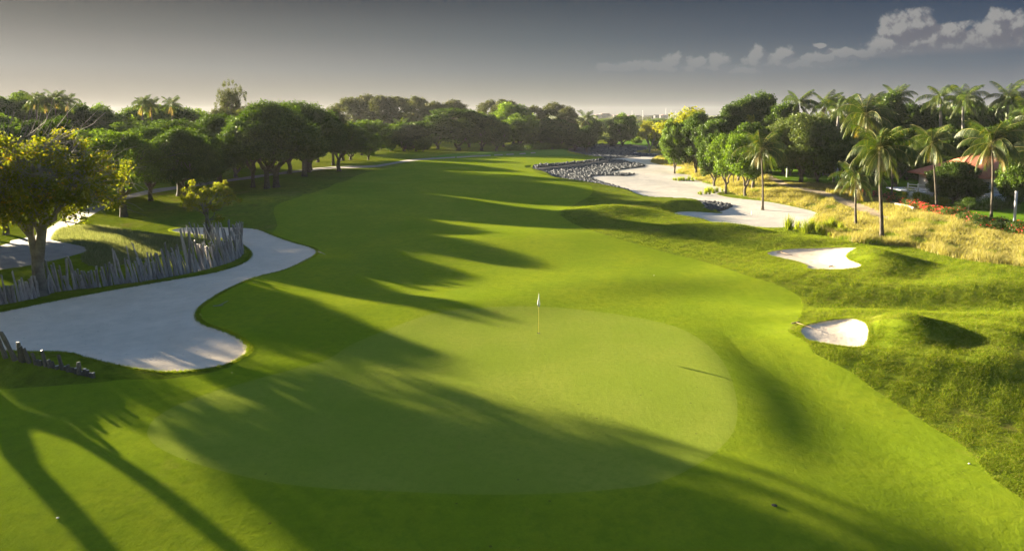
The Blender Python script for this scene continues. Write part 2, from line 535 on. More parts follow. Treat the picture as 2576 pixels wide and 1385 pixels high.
P_MND = Poly([(130, 602), (147, 580), (190, 570), (260, 571), (350, 585), (430, 596), (520, 606), (470, 625), (400, 645), (330, 662), (250, 672), (205, 655), (217, 624), (160, 609)], 0.2, H0, n=3)
P_DIRT = Poly([(1925, 437), (1960, 452), (2010, 470), (2070, 480), (2130, 500), (2190, 520), (2240, 545), (2246, 556), (2200, 548), (2150, 530), (2090, 505), (2020, 483), (1960, 466), (1925, 447)], -0.4, H0, n=3)
P_TEE = Poly([(1080, 396), (1150, 385), (1260, 380), (1400, 375), (1490, 370), (1440, 377), (1425, 383), (1466, 393), (1490, 396), (1400, 392), (1240, 392.5), (1120, 398)], 0.0, H0, n=2)
P_FARF = Poly([(1500, 366), (1560, 356), (1640, 352), (1720, 350), (1700, 360), (1640, 369), (1560, 368.5)], 0.0, H0, n=2)
P_FACE1 = Poly([(2188, 815), (2230, 802), (2290, 806), (2330, 822), (2338, 842), (2300, 860), (2230, 873), (2178, 873), (2190, 848)], 0.2, H0)
P_FACE2 = Poly([(2178, 640), (2205, 638), (2212, 660), (2200, 678), (2165, 684), (2164, 678), (2137, 666), (2128, 656), (2148, 648)], 0.2, H0)
P_LAWN = Poly([(1930, 436), (1990, 455), (2060, 460), (2146, 474), (2223, 500), (2255, 514), (2327, 524), (2377, 538), (2428, 553), (2488, 569), (2568, 587), (2900, 600),
               (2900, 470), (2576, 440), (2400, 420), (2200, 410), (2000, 405), (1935, 412)], -0.1, H0, n=2)


# ------------------------------------------------------------------ materials
def new_mat(name):
    m = bpy.data.materials.new(name)
    m.use_nodes = True
    return m, NT(m.node_tree)


def finish(T, shader):
    o = T.n('ShaderNodeOutputMaterial')
    T.t.links.new(shader, o.inputs[0])


def pos(T):
    return T.n('ShaderNodeNewGeometry').outputs['Position']


def noise(T, vec, scale, detail=4, rough=0.55, dist=0.0, out='Fac'):
    return T.n('ShaderNodeTexNoise', {'Vector': vec, 'Scale': scale, 'Detail': float(detail), 'Roughness': rough, 'Distortion': dist}).outputs[out]


def scaled(T, vec, s):
    return T.n('ShaderNodeVectorMath', {0: vec, 1: s}, operation='MULTIPLY').outputs[0]


def turf_mat(name, a, b, c, fine=14.0, bump=0.03, patch=0.25, rough_amp=0.25, brown=0.0, mott=0.22):
    """mown grass: base colour mottled at several sizes, with a nap of fine bumps"""
    m, T = new_mat(name)
    p = pos(T)
    n0 = noise(T, p, 0.06, 3)
    n1 = noise(T, p, patch, 5, 0.6)
    n2 = noise(T, p, fine, 5, 0.8)
    n3 = noise(T, p, fine * 0.22, 4, 0.7)
    n4 = noise(T, p, 0.9, 5, 0.75)
    f = T.m('ADD', T.m('MULTIPLY', n0, 0.5), T.m('MULTIPLY', n1, 0.5))
    col = T.mix(T.maprange(f, 0.38, 0.62), a, b)
    col = T.mix(T.m('MULTIPLY', T.maprange(n3, 0.40, 0.70), 0.7), col, c)
    # thin, dry and worn places
    dry = T.maprange(noise(T, p, 0.37, 6, 0.75), 0.60, 0.74)
    col = T.mix(T.m('MULTIPLY', dry, 0.35 + 0.4 * brown), col, (0.30, 0.25, 0.05))
    if brown:
        nb = T.maprange(noise(T, p, 0.16, 6, 0.7), 0.54, 0.70)
        col = T.mix(T.m('MULTIPLY', nb, brown), col, (0.22, 0.17, 0.05))
    v = T.m('MULTIPLY', T.m('ADD', 1 - rough_amp, T.m('MULTIPLY', n2, 2 * rough_amp)), T.m('ADD', 1 - mott, T.m('MULTIPLY', n4, 2 * mott)))
    vc = T.n('ShaderNodeCombineColor', {0: v, 1: v, 2: v}).outputs[0]
    col = T.mix(1.0, col, vc, 'MULTIPLY')
    sp = T.n('ShaderNodeTexVoronoi', {'Vector': p, 'Scale': 0.9}).outputs['Distance']
    col = T.mix(T.m('MULTIPLY', T.m('LESS_THAN', sp, 0.045), 0.6), col, (0.07, 0.06, 0.02))
    hgt = T.m('ADD', n2, T.m('MULTIPLY', n3, 2.0))
    bp = T.n('ShaderNodeBump', {'Height': hgt, 'Distance': bump, 'Strength': 1.0})
    d = T.n('ShaderNodeBsdfDiffuse', {'Color': col, 'Roughness': 0.6, 'Normal': bp.outputs[0]})
    finish(T, d.outputs[0])
    return m


def sand_mat(name, a, b, rake=True, specks=True):
    m, T = new_mat(name)
    p = pos(T)
    n1 = noise(T, p, 0.35, 5, 0.6)
    n2 = noise(T, p, 18, 3, 0.7)
    col = T.mix(T.maprange(n1, 0.35, 0.7), a, b)
    v = T.m('ADD', 0.70, T.m('ADD', T.m('MULTIPLY', n2, 0.26), T.m('MULTIPLY', noise(T, p, 1.3, 5, 0.7), 0.34)))
    col = T.mix(1.0, col, T.n('ShaderNodeCombineColor', {0: v, 1: v, 2: v}).outputs[0], 'MULTIPLY')
    if specks:
        vo = T.n('ShaderNodeTexVoronoi', {'Vector': p, 'Scale': 1.6}).outputs['Distance']
        sp = T.m('MULTIPLY', T.m('LESS_THAN', vo, 0.07), 0.55)
        col = T.mix(sp, col, (0.12, 0.10, 0.08))
    warp = T.n('ShaderNodeVectorMath', {0: noise(T, p, 0.22, 2, 0.5, out='Color'), 1: (9, 9, 0)}, operation='MULTIPLY').outputs[0]
    pw = T.n('ShaderNodeVectorMath', {0: p, 1: warp}, operation='ADD').outputs[0]
    wv = T.n('ShaderNodeTexWave', {'Vector': pw, 'Scale': 1.7, 'Distortion': 2.0, 'Detail': 2.0}).outputs['Fac']
    msk = T.maprange(noise(T, p, 0.3, 3), 0.42, 0.6)
    h = T.m('ADD', T.m('MULTIPLY', T.m('MULTIPLY', wv, msk), 0.016), T.m('MULTIPLY', noise(T, p, 3.0, 5, 0.65), 0.05))
    bp = T.n('ShaderNodeBump', {'Height': h, 'Distance': 1.0, 'Strength': 0.9 if rake else 0.6})
    d = T.n('ShaderNodeBsdfDiffuse', {'Color': col, 'Roughness': 0.8, 'Normal': bp.outputs[0]})
    finish(T, d.outputs[0])
    return m


def simple_mat(name, a, b=None, scale=3.0, rough=0.7, bump=0.0, bscale=None, spec=0.3, metallic=0.0, objspace=False, randomise=0.0):
    m, T = new_mat(name)
    p = T.n('ShaderNodeTexCoord').outputs['Object'] if objspace else pos(T)
    n1 = noise(T, p, scale, 5, 0.6)
    col = T.mix(T.maprange(n1, 0.35, 0.65), a, b if b else tuple(min(1, c * 1.15) for c in a))
    if randomise:
        rn = T.n('ShaderNodeObjectInfo').outputs['Random']
        v = T.m('ADD', 1 - randomise, T.m('MULTIPLY', rn, 2 * randomise))
        col = T.mix(1.0, col, T.n('ShaderNodeCombineColor', {0: v, 1: v, 2: v}).outputs[0], 'MULTIPLY')
    ins = {'Base Color': col, 'Roughness': rough, 'Specular IOR Level': spec, 'Metallic': metallic}
    if bump:
        ins['Normal'] = T.n('ShaderNodeBump', {'Height': noise(T, p, bscale or scale * 4, 5, 0.7), 'Distance': bump, 'Strength': 1.0}).outputs[0]
    b_ = T.n('ShaderNodeBsdfPrincipled', ins)
    finish(T, b_.outputs[0])
    return m


def leaf_mat(name, a, b, c, trans=0.45, gloss=0.12, patch=0.6):
    """leaves: three colours varied leaf by leaf and clump by clump, light passing through them"""
    m, T = new_mat(name)
    rnd = T.n('ShaderNodeAttribute', attribute_name='rnd').outputs['Fac']
    p = T.n('ShaderNodeTexCoord').outputs['Object']
    n1 = noise(T, p, patch, 3)
    col = T.mix(T.maprange(T.m('ADD', T.m('MULTIPLY', rnd, 0.55), T.m('MULTIPLY', n1, 0.5)), 0.3, 0.75), a, b)
    col = T.mix(T.maprange(rnd, 0.86, 0.97), col, c)
    orn = T.n('ShaderNodeObjectInfo').outputs['Random']
    v = T.m('ADD', 0.82, T.m('MULTIPLY', orn, 0.36))
    col = T.mix(1.0, col, T.n('ShaderNodeCombineColor', {0: v, 1: v, 2: v}).outputs[0], 'MULTIPLY')
    tcol = T.mix(1.0, col, (1.5, 1.45, 0.55), 'MULTIPLY')
    d = T.n('ShaderNodeBsdfDiffuse', {'Color': col})
    t = T.n('ShaderNodeBsdfTranslucent', {'Color': tcol})
    g = T.n('ShaderNodeBsdfGlossy', {'Color': (0.6, 0.62, 0.55, 1), 'Roughness': 0.42})
    mx = T.n('ShaderNodeMixShader', {0: trans, 1: d.outputs[0], 2: t.outputs[0]})
    mx2 = T.n('ShaderNodeMixShader', {0: gloss, 1: mx.outputs[0], 2: g.outputs[0]})
    finish(T, mx2.outputs[0])
    return m


M = {}
M['fair'] = turf_mat('fairway_turf', (0.183, 0.250, 0.013), (0.240, 0.288, 0.017), (0.150, 0.212, 0.012), fine=9, bump=0.018, rough_amp=0.26, mott=0.14)
M['green'] = turf_mat('green_turf', (0.216, 0.274, 0.030), (0.260, 0.298, 0.040), (0.198, 0.250, 0.028), fine=16, bump=0.008, rough_amp=0.16, mott=0.10)
M['rough'] = turf_mat('rough_turf', (0.135, 0.185, 0.014), (0.195, 0.225, 0.020), (0.075, 0.105, 0.011), fine=5, bump=0.10, rough_amp=0.45, brown=0.6, mott=0.3)
M['semi'] = turf_mat('short_lit_bank_turf', (0.150, 0.215, 0.012), (0.21, 0.255, 0.016), (0.115, 0.165, 0.012), fine=6, bump=0.05, rough_amp=0.32, mott=0.2)  # shorter turf, its colour also lightened to brighten the sunlit mound faces
M['lawn'] = turf_mat('lawn_turf', (0.090, 0.180, 0.012), (0.130, 0.210, 0.016), (0.070, 0.140, 0.010), fine=6, bump=0.03, rough_amp=0.25)
M['tee'] = turf_mat('tee_turf', (0.095, 0.190, 0.022), (0.13, 0.225, 0.03), (0.08, 0.16, 0.02), fine=6, bump=0.02, rough_amp=0.2)
M['sand'] = sand_mat('bunker_sand', (0.66, 0.56, 0.435), (0.73, 0.62, 0.49))
M['sand2'] = sand_mat('waste_sand', (0.60, 0.55, 0.47), (0.68, 0.62, 0.53), specks=False)
M['path'] = simple_mat('path_concrete', (0.19, 0.165, 0.135), (0.24, 0.21, 0.17), 0.8, 0.9, 0.01, 20)
M['dirt'] = simple_mat('bare_dirt', (0.20, 0.15, 0.09), (0.30, 0.23, 0.14), 0.9, 0.95, 0.05, 6)
M['gravel'] = simple_mat('rock_bed_ground', (0.05, 0.052, 0.055), (0.09, 0.09, 0.09), 2.0, 0.9, 0.08, 6)
M['tallbase'] = turf_mat('dry_grass_ground', (0.26, 0.21, 0.07), (0.34, 0.27, 0.10), (0.16, 0.17, 0.04), fine=5, bump=0.08, rough_amp=0.35)
M['mndbase'] = turf_mat('grey_grass_ground', (0.14, 0.17, 0.09), (0.19, 0.21, 0.12), (0.10, 0.13, 0.06), fine=5, bump=0.08, rough_amp=0.3)


# ------------------------------------------------------------------ the ground, one sheet cut along its outlines
def build_ground():
    uf = np.arange(-0.80, 0.8001, 0.0017)
    uo = np.array([0.83, 0.87, 0.92, 1.0, 1.1, 1.25, 1.45, 1.8, 2.3, 3.2])
    u = np.concatenate([-uo[::-1], uf, uo])
    dy = np.concatenate([np.arange(1240, 60, -1.7), np.arange(60, 14, -1.0), np.array([12.5, 11, 9.5, 8, 6.5, 5, 4, 3.2])])
    yf = CAMZ * FPX / dy
    yn = np.array([-70, -50, -35, -22, -12, -4, 2, 7, 10.5, 13, 15, 16.5])
    yy = np.concatenate([yn, yf])
    W = np.sqrt(yy ** 2 + 12.0 ** 2)
    W = np.where(yy < 0, 12.0 + 0 * yy, W)
    X = W[:, None] * u[None, :]
    Y = np.repeat(yy[:, None], len(u), 1)
    regs = [('lb', P_LB), ('b1', P_B1), ('b2', P_B2), ('rock', P_ROCK), ('rock2', P_ROCK2), ('waste', P_WASTE), ('green', P_GREEN),
            ('path', P_PATH), ('mnd', P_MND), ('face1', P_FACE1), ('face2', P_FACE2), ('dirt', P_DIRT), ('tall', P_TALL), ('fair', P_FAIR), ('tee', P_TEE), ('farf', P_FARF), ('lawn', P_LAWN)]
    locked = np.zeros(X.shape, bool)
    owner = {}
    rng = np.random.default_rng(5)
    for name, P in regs:
        s = P.sdf(X, Y, 3.0)
        if name == 'fair':
            s = s + 0.035 * (np.sin(X * 7.1 + Y * 4.3) * np.sin(Y * 8.1 - X * 2.2) + 0.6 * np.sin(X * 17.3) * np.sin(Y * 15.7 + X * 3)) * sstep(3, 8, X)
        if name in ('lb', 'b1', 'b2', 'waste', 'rock', 'rock2', 'dirt', 'mnd', 'tall'):      # grown-in, slightly ragged edges
            amp = {'dirt': 0.5, 'mnd': 0.25, 'tall': 0.35}.get(name, 0.05)
            s = s + amp * (np.sin(X * 5.1 + Y * 3.3) * np.sin(Y * 6.1 - X * 2.2) + 0.6 * np.sin(X * 13.3) * np.sin(Y * 11.7 + X * 3))
        best = np.full(X.shape, 1e9)
        NX, NY = X.copy(), Y.copy()
        for (di, dj) in ((0, 1), (1, 0), (1, 1)):
            a = (slice(0, X.shape[0] - di), slice(0, X.shape[1] - dj))
            b = (slice(di, None), slice(dj, None))
            sa, sb = s[a], s[b]
            cr = (sa * sb < 0)
            t = np.abs(sa) / (np.abs(sa) + np.abs(sb) + 1e-12)
            cx = X[a] + (X[b] - X[a]) * t
            cy = Y[a] + (Y[b] - Y[a]) * t
            for side, sl2 in ((0, a), (1, b)):
                use = cr & ((t <= 0.5) if side == 0 else (t > 0.5)) & ~locked[sl2]
                dd = np.hypot(cx - X[sl2], cy - Y[sl2])
                use &= dd < best[sl2]
                bx = best[sl2]; nx = NX[sl2]; ny = NY[sl2]
                bx[use] = dd[use]; nx[use] = cx[use]; ny[use] = cy[use]
        mv = best < 1e8
        X[mv], Y[mv] = NX[mv], NY[mv]
        locked |= mv
        s[mv] = 0.0
        owner[name] = (s, mv)
    HS = {k: P.sdf(X, Y) for k, P in regs if k in ('lb', 'b1', 'b2', 'waste')}
    Z = HF(X, Y, HS)
    # rough ground is a little lumpy
    Rr, Cc = X.shape
    idx = np.arange(Rr * Cc).reshape(Rr, Cc)
    q00, q01, q10, q11 = idx[:-1, :-1].ravel(), idx[:-1, 1:].ravel(), idx[1:, :-1].ravel(), idx[1:, 1:].ravel()
    tris = np.concatenate([np.stack([q00, q01, q11], 1), np.stack([q00, q11, q10], 1)])
    lab = np.full(len(tris), -1)
    for i, (name, P) in enumerate(regs):
        s = owner[name][0].ravel()
        ss = s[tris].sum(1)
        free = (lab < 0) & (ss > 0)
        lab[free] = i
    Vall = np.stack([X.ravel(), Y.ravel(), Z.ravel()], 1)
    # vertex normals of the whole sheet
    e1 = Vall[tris[:, 1]] - Vall[tris[:, 0]]
    e2 = Vall[tris[:, 2]] - Vall[tris[:, 0]]
    fn = np.cross(e1, e2)
    N = np.zeros_like(Vall)
    for k in range(3):
        for ax in range(3):
            N[:, ax] += np.bincount(tris[:, k], fn[:, ax], len(Vall))
    N /= np.linalg.norm(N, axis=1)[:, None] + 1e-12
    spec = [('bunker_sand', 'sand', ['lb', 'b1', 'b2']), ('waste_area_sand', 'sand2', ['waste']), ('rock_bed_ground', 'gravel', ['rock', 'rock2']),
            ('putting_green', 'green', ['green']), ('fairway', 'fair', ['fair']), ('cart_path', 'path', ['path']), ('tee_lawn', 'tee', ['tee', 'farf']),
            ('rough_ground', 'rough', [None]), ('bunker_face_turf', 'semi', ['face1', 'face2']), ('garden_lawn', 'lawn', ['lawn']), ('dirt_track', 'dirt', ['dirt']),
            ('dry_grass_ground', 'tallbase', ['tall']), ('grey_grass_ground', 'mndbase', ['mnd'])]
    names = [n for n, _ in regs]
    lbs = {'bunker_sand': 'pale raked bunker sand left of the green', 'waste_area_sand': 'pale sand of the waste area beside the rocks',
           'putting_green': 'smooth light putting green around the flag', 'fairway': 'mown striped fairway running to the trees'}
    for oname, mk, ks in spec:
        ids = [names.index(k) if k else -1 for k in ks]
        groups = [[i] for i in ids] if oname == 'bunker_sand' else [ids]
        for gi, g in enumerate(groups):
            f = tris[np.isin(lab, g)]
            if not len(f): continue
            used, inv = np.unique(f.ravel(), return_inverse=True)
            me = mesh(oname, Vall[used], inv.reshape(-1, 3), M[mk], True)
            me.normals_split_custom_set_from_vertices(N[used].tolist())
            o = obj(oname, me)
            tag(o, kind='structure')
            if oname == 'bunker_sand':
                o['label'] = ['large bunker of grey raked sand below the leaning posts', 'small oval bunker of white sand right of the green',
                              'bunker of pale sand with two rakes beyond the oval bunker'][gi]


build_ground()


# ------------------------------------------------------------------ materials of the things
M['bark'] = simple_mat('bark', (0.075, 0.060, 0.045), (0.13, 0.11, 0.085), 2.5, 0.9, 0.04, 14, objspace=True)
M['bark_pale'] = simple_mat('pale_bark', (0.12, 0.108, 0.088), (0.22, 0.20, 0.165), 1.6, 0.85, 0.03, 10, objspace=True)
M['twig'] = simple_mat('grey_twig', (0.26, 0.23, 0.20), (0.38, 0.35, 0.31), 1.0, 0.8, objspace=True)
M['palm_bark'] = simple_mat('palm_bark', (0.062, 0.050, 0.036), (0.115, 0.095, 0.070), 1.2, 0.9, 0.03, 12, objspace=True)
M['royal_bark'] = simple_mat('royal_palm_bark', (0.17, 0.155, 0.13), (0.25, 0.23, 0.20), 1.0, 0.8, objspace=True)
M['post'] = simple_mat('weathered_timber', (0.23, 0.21, 0.20), (0.40, 0.37, 0.355), 5.0, 0.85, 0.02, 30, objspace=True, randomise=0.40)
M['post_dark'] = simple_mat('dark_brown_timber', (0.075, 0.065, 0.058), (0.13, 0.115, 0.10), 5.0, 0.85, 0.012, 30, objspace=True, randomise=0.25)  # darker, browner timber for the low near row
M['post_end'] = simple_mat('sawn_timber_end', (0.34, 0.32, 0.30), (0.44, 0.42, 0.40), 12, 0.8)
M['rock'] = simple_mat('dark_rock', (0.028, 0.031, 0.034), (0.075, 0.080, 0.085), 3.0, 0.75, 0.05, 9, objspace=True, randomise=0.45)
M['leaf_dark'] = leaf_mat('dark_leaf', (0.030, 0.062, 0.008), (0.062, 0.105, 0.012), (0.11, 0.16, 0.018), 0.32, 0.02)
M['leaf_mid'] = leaf_mat('green_leaf', (0.050, 0.090, 0.010), (0.085, 0.140, 0.014), (0.14, 0.20, 0.022), 0.38, 0.02)
M['leaf_bright'] = leaf_mat('bright_leaf', (0.060, 0.115, 0.010), (0.105, 0.165, 0.013), (0.16, 0.21, 0.018), 0.42, 0.02)
M['leaf_yellow'] = leaf_mat('yellowing_leaf', (0.085, 0.115, 0.010), (0.17, 0.165, 0.014), (0.36, 0.20, 0.015), 0.5, 0.02)
M['leaf_gold'] = leaf_mat('yellow_green_leaf', (0.15, 0.18, 0.015), (0.24, 0.24, 0.02), (0.34, 0.26, 0.02), 0.5, 0.02)
M['leaf_grey'] = leaf_mat('dull_leaf', (0.045, 0.058, 0.020), (0.075, 0.085, 0.030), (0.13, 0.105, 0.04), 0.3, 0.02)
M['leaf_silver'] = leaf_mat('silvery_leaf', (0.065, 0.095, 0.028), (0.11, 0.145, 0.040), (0.19, 0.20, 0.07), 0.3, 0.02)
M['frond'] = leaf_mat('palm_frond', (0.022, 0.048, 0.004), (0.052, 0.082, 0.007), (0.17, 0.16, 0.025), 0.34, 0.045)
M['frond_dry'] = leaf_mat('dry_palm_frond', (0.22, 0.17, 0.05), (0.30, 0.22, 0.07), (0.36, 0.28, 0.10), 0.3, 0.08)
M['rachis'] = simple_mat('frond_stem', (0.20, 0.19, 0.05), (0.28, 0.25, 0.07), 2, 0.6, objspace=True)
M['coconut'] = simple_mat('coconut', (0.40, 0.24, 0.04), (0.30, 0.26, 0.05), 4, 0.5, objspace=True)
M['hedge'] = leaf_mat('hedge_leaf', (0.035, 0.070, 0.010), (0.070, 0.115, 0.015), (0.12, 0.17, 0.03), 0.3, 0.02)
M['hedge_yel'] = leaf_mat('golden_hedge_leaf', (0.12, 0.16, 0.012), (0.20, 0.22, 0.018), (0.28, 0.28, 0.03), 0.35, 0.02)
M['flower'] = leaf_mat('red_flower', (0.55, 0.04, 0.05), (0.62, 0.08, 0.10), (0.70, 0.22, 0.06), 0.3, 0.0)
M['flower_pink'] = leaf_mat('pink_flower', (0.60, 0.07, 0.16), (0.62, 0.16, 0.16), (0.70, 0.10, 0.30), 0.3, 0.0)
M['grass_dry'] = leaf_mat('dry_grass', (0.24, 0.215, 0.070), (0.36, 0.32, 0.13), (0.19, 0.21, 0.05), 0.35, 0.0, patch=0.16)
M['grass_green'] = leaf_mat('long_green_grass', (0.12, 0.18, 0.02), (0.20, 0.24, 0.035), (0.30, 0.28, 0.06), 0.35, 0.0)
M['grass_rough'] = leaf_mat('rough_grass', (0.105, 0.155, 0.012), (0.18, 0.22, 0.020), (0.24, 0.22, 0.05), 0.38, 0.0, patch=0.5)
M['grass_grey'] = leaf_mat('grey_grass', (0.17, 0.20, 0.11), (0.26, 0.28, 0.17), (0.33, 0.33, 0.22), 0.3, 0.0)
M['tuft'] = leaf_mat('lime_tuft', (0.15, 0.21, 0.02), (0.24, 0.28, 0.03), (0.34, 0.32, 0.06), 0.4, 0.0)
M['white'] = simple_mat('white_paint', (0.72, 0.72, 0.70), (0.80, 0.80, 0.78), 2, 0.5, objspace=True)
M['cream'] = simple_mat('cream_wall', (0.60, 0.57, 0.52), (0.68, 0.65, 0.60), 1, 0.8, objspace=True)
M['tile'] = simple_mat('red_roof_tile', (0.40, 0.13, 0.07), (0.52, 0.19, 0.10), 4, 0.8, 0.03, 10, objspace=True)
M['tile_dull'] = simple_mat('dull_red_roof_tile', (0.26, 0.12, 0.10), (0.34, 0.16, 0.13), 4, 0.8, objspace=True)
M['glass'] = simple_mat('window_glass', (0.03, 0.04, 0.05), (0.05, 0.06, 0.07), 1, 0.08, spec=0.8, objspace=True)
M['yellow_paint'] = simple_mat('yellow_paint', (0.40, 0.28, 0.02), (0.46, 0.33, 0.03), 3, 0.4, objspace=True)
M['black'] = simple_mat('black_rubber', (0.012, 0.012, 0.012), (0.02, 0.02, 0.02), 3, 0.6, objspace=True)
M['cloth'] = simple_mat('white_cloth', (0.78, 0.79, 0.82), (0.84, 0.84, 0.86), 8, 0.8, objspace=True)
M['blue'] = simple_mat('navy_print', (0.02, 0.06, 0.22), (0.03, 0.09, 0.28), 8, 0.7, objspace=True)
M['wood'] = simple_mat('rake_wood', (0.42, 0.28, 0.15), (0.52, 0.36, 0.20), 6, 0.6, objspace=True)
M['darkwood'] = simple_mat('dark_stained_wood', (0.06, 0.05, 0.04), (0.09, 0.07, 0.05), 6, 0.7, objspace=True)
M['stone'] = simple_mat('stone_block', (0.34, 0.29, 0.22), (0.46, 0.40, 0.32), 4, 0.9, 0.04, 8, objspace=True)
M['pool'] = simple_mat('pool_deck', (0.50, 0.52, 0.55), (0.56, 0.58, 0.60), 1, 0.5, objspace=True)
M['skin'] = simple_mat('skin', (0.42, 0.25, 0.17), (0.46, 0.28, 0.19), 4, 0.6, objspace=True)
M['red'] = simple_mat('red_cloth', (0.60, 0.03, 0.02), (0.66, 0.05, 0.03), 4, 0.7, objspace=True)
M['navy'] = simple_mat('dark_cloth', (0.03, 0.05, 0.10), (0.04, 0.06, 0.13), 4, 0.7, objspace=True)
M['hair'] = simple_mat('dark_hair', (0.02, 0.015, 0.01), (0.03, 0.02, 0.015), 4, 0.6, objspace=True)
M['town'] = simple_mat('town_plaster', (0.06, 0.06, 0.06), (0.10, 0.098, 0.095), 0.1, 0.9)
M['car'] = simple_mat('white_car_paint', (0.70, 0.71, 0.72), (0.74, 0.75, 0.76), 1, 0.25, spec=0.6, objspace=True)
M['steel'] = simple_mat('grey_metal', (0.40, 0.41, 0.42), (0.50, 0.50, 0.50), 2, 0.5, metallic=0.3, objspace=True)


# ------------------------------------------------------------------ foliage
def leaves(rng, C, Rad, n, size, aspect=0.5, shell=0.55, up=0.15, squash=0.8, droop=0.0):
    """n diamond leaves spread through the balls (centres C, radii Rad)"""
    C = np.asarray(C, float); Rad = np.asarray(Rad, float)
    w = Rad ** 2
    k = rng.choice(len(C), n, p=w / w.sum())
    d = rng.normal(size=(n, 3))
    d /= np.linalg.norm(d, axis=1)[:, None]
    r = (shell + (1 - shell) * rng.random(n)) * (1 + 0.12 * rng.normal(size=n))
    P = C[k] + d * (r * Rad[k])[:, None] * np.array([1, 1, squash])
    N = d * 0.7 + rng.normal(size=(n, 3)) * 0.75 + np.array([0, 0, up])
    N /= np.linalg.norm(N, axis=1)[:, None]
    A = np.cross(N, rng.normal(size=(n, 3)))
    A /= np.linalg.norm(A, axis=1)[:, None] + 1e-9
    A[:, 2] -= droop
    B = np.cross(N, A)
    L = size * (0.6 + 0.8 * rng.random(n))[:, None]
    V = np.stack([P - A * L * 0.5, P + B * L * 0.5 * aspect, P + A * L * 0.5, P - B * L * 0.5 * aspect], 1)
    V[:, 1:4:2] += N[:, None, :] * (L * 0.12)[:, None, :]
    return V.reshape(-1, 3), np.arange(n * 4).reshape(n, 4), np.clip(rng.random(n) * 0.75 + 0.25 * rng.random(len(C))[k], 0, 1)


def leaf_mesh(name, parts, mat):
    V, F, Rn, off = [], [], [], 0
    for v, f, r in parts:
        V.append(v); F.append(f + off); Rn.append(r); off += len(v)
    return mesh(name, np.concatenate(V), np.concatenate(F), mat, False, {'rnd': ('FACE', np.concatenate(Rn))})


def limb(mb, rng, a, b, r0, r1, sag=0.1, k=6, n=6, wob=0.05):
    a = np.asarray(a, float); b = np.asarray(b, float)
    t = np.linspace(0, 1, n)[:, None]
    L = np.linalg.norm(b - a)
    P = a + (b - a) * t
    P[:, 2] += (np.sin(t[:, 0] * math.pi) * sag * L)
    P[1:-1] += rng.normal(size=(n - 2, 3)) * wob * L * 0.35
    mb.tube(P, np.linspace(r0, r1, n), k)
    return P


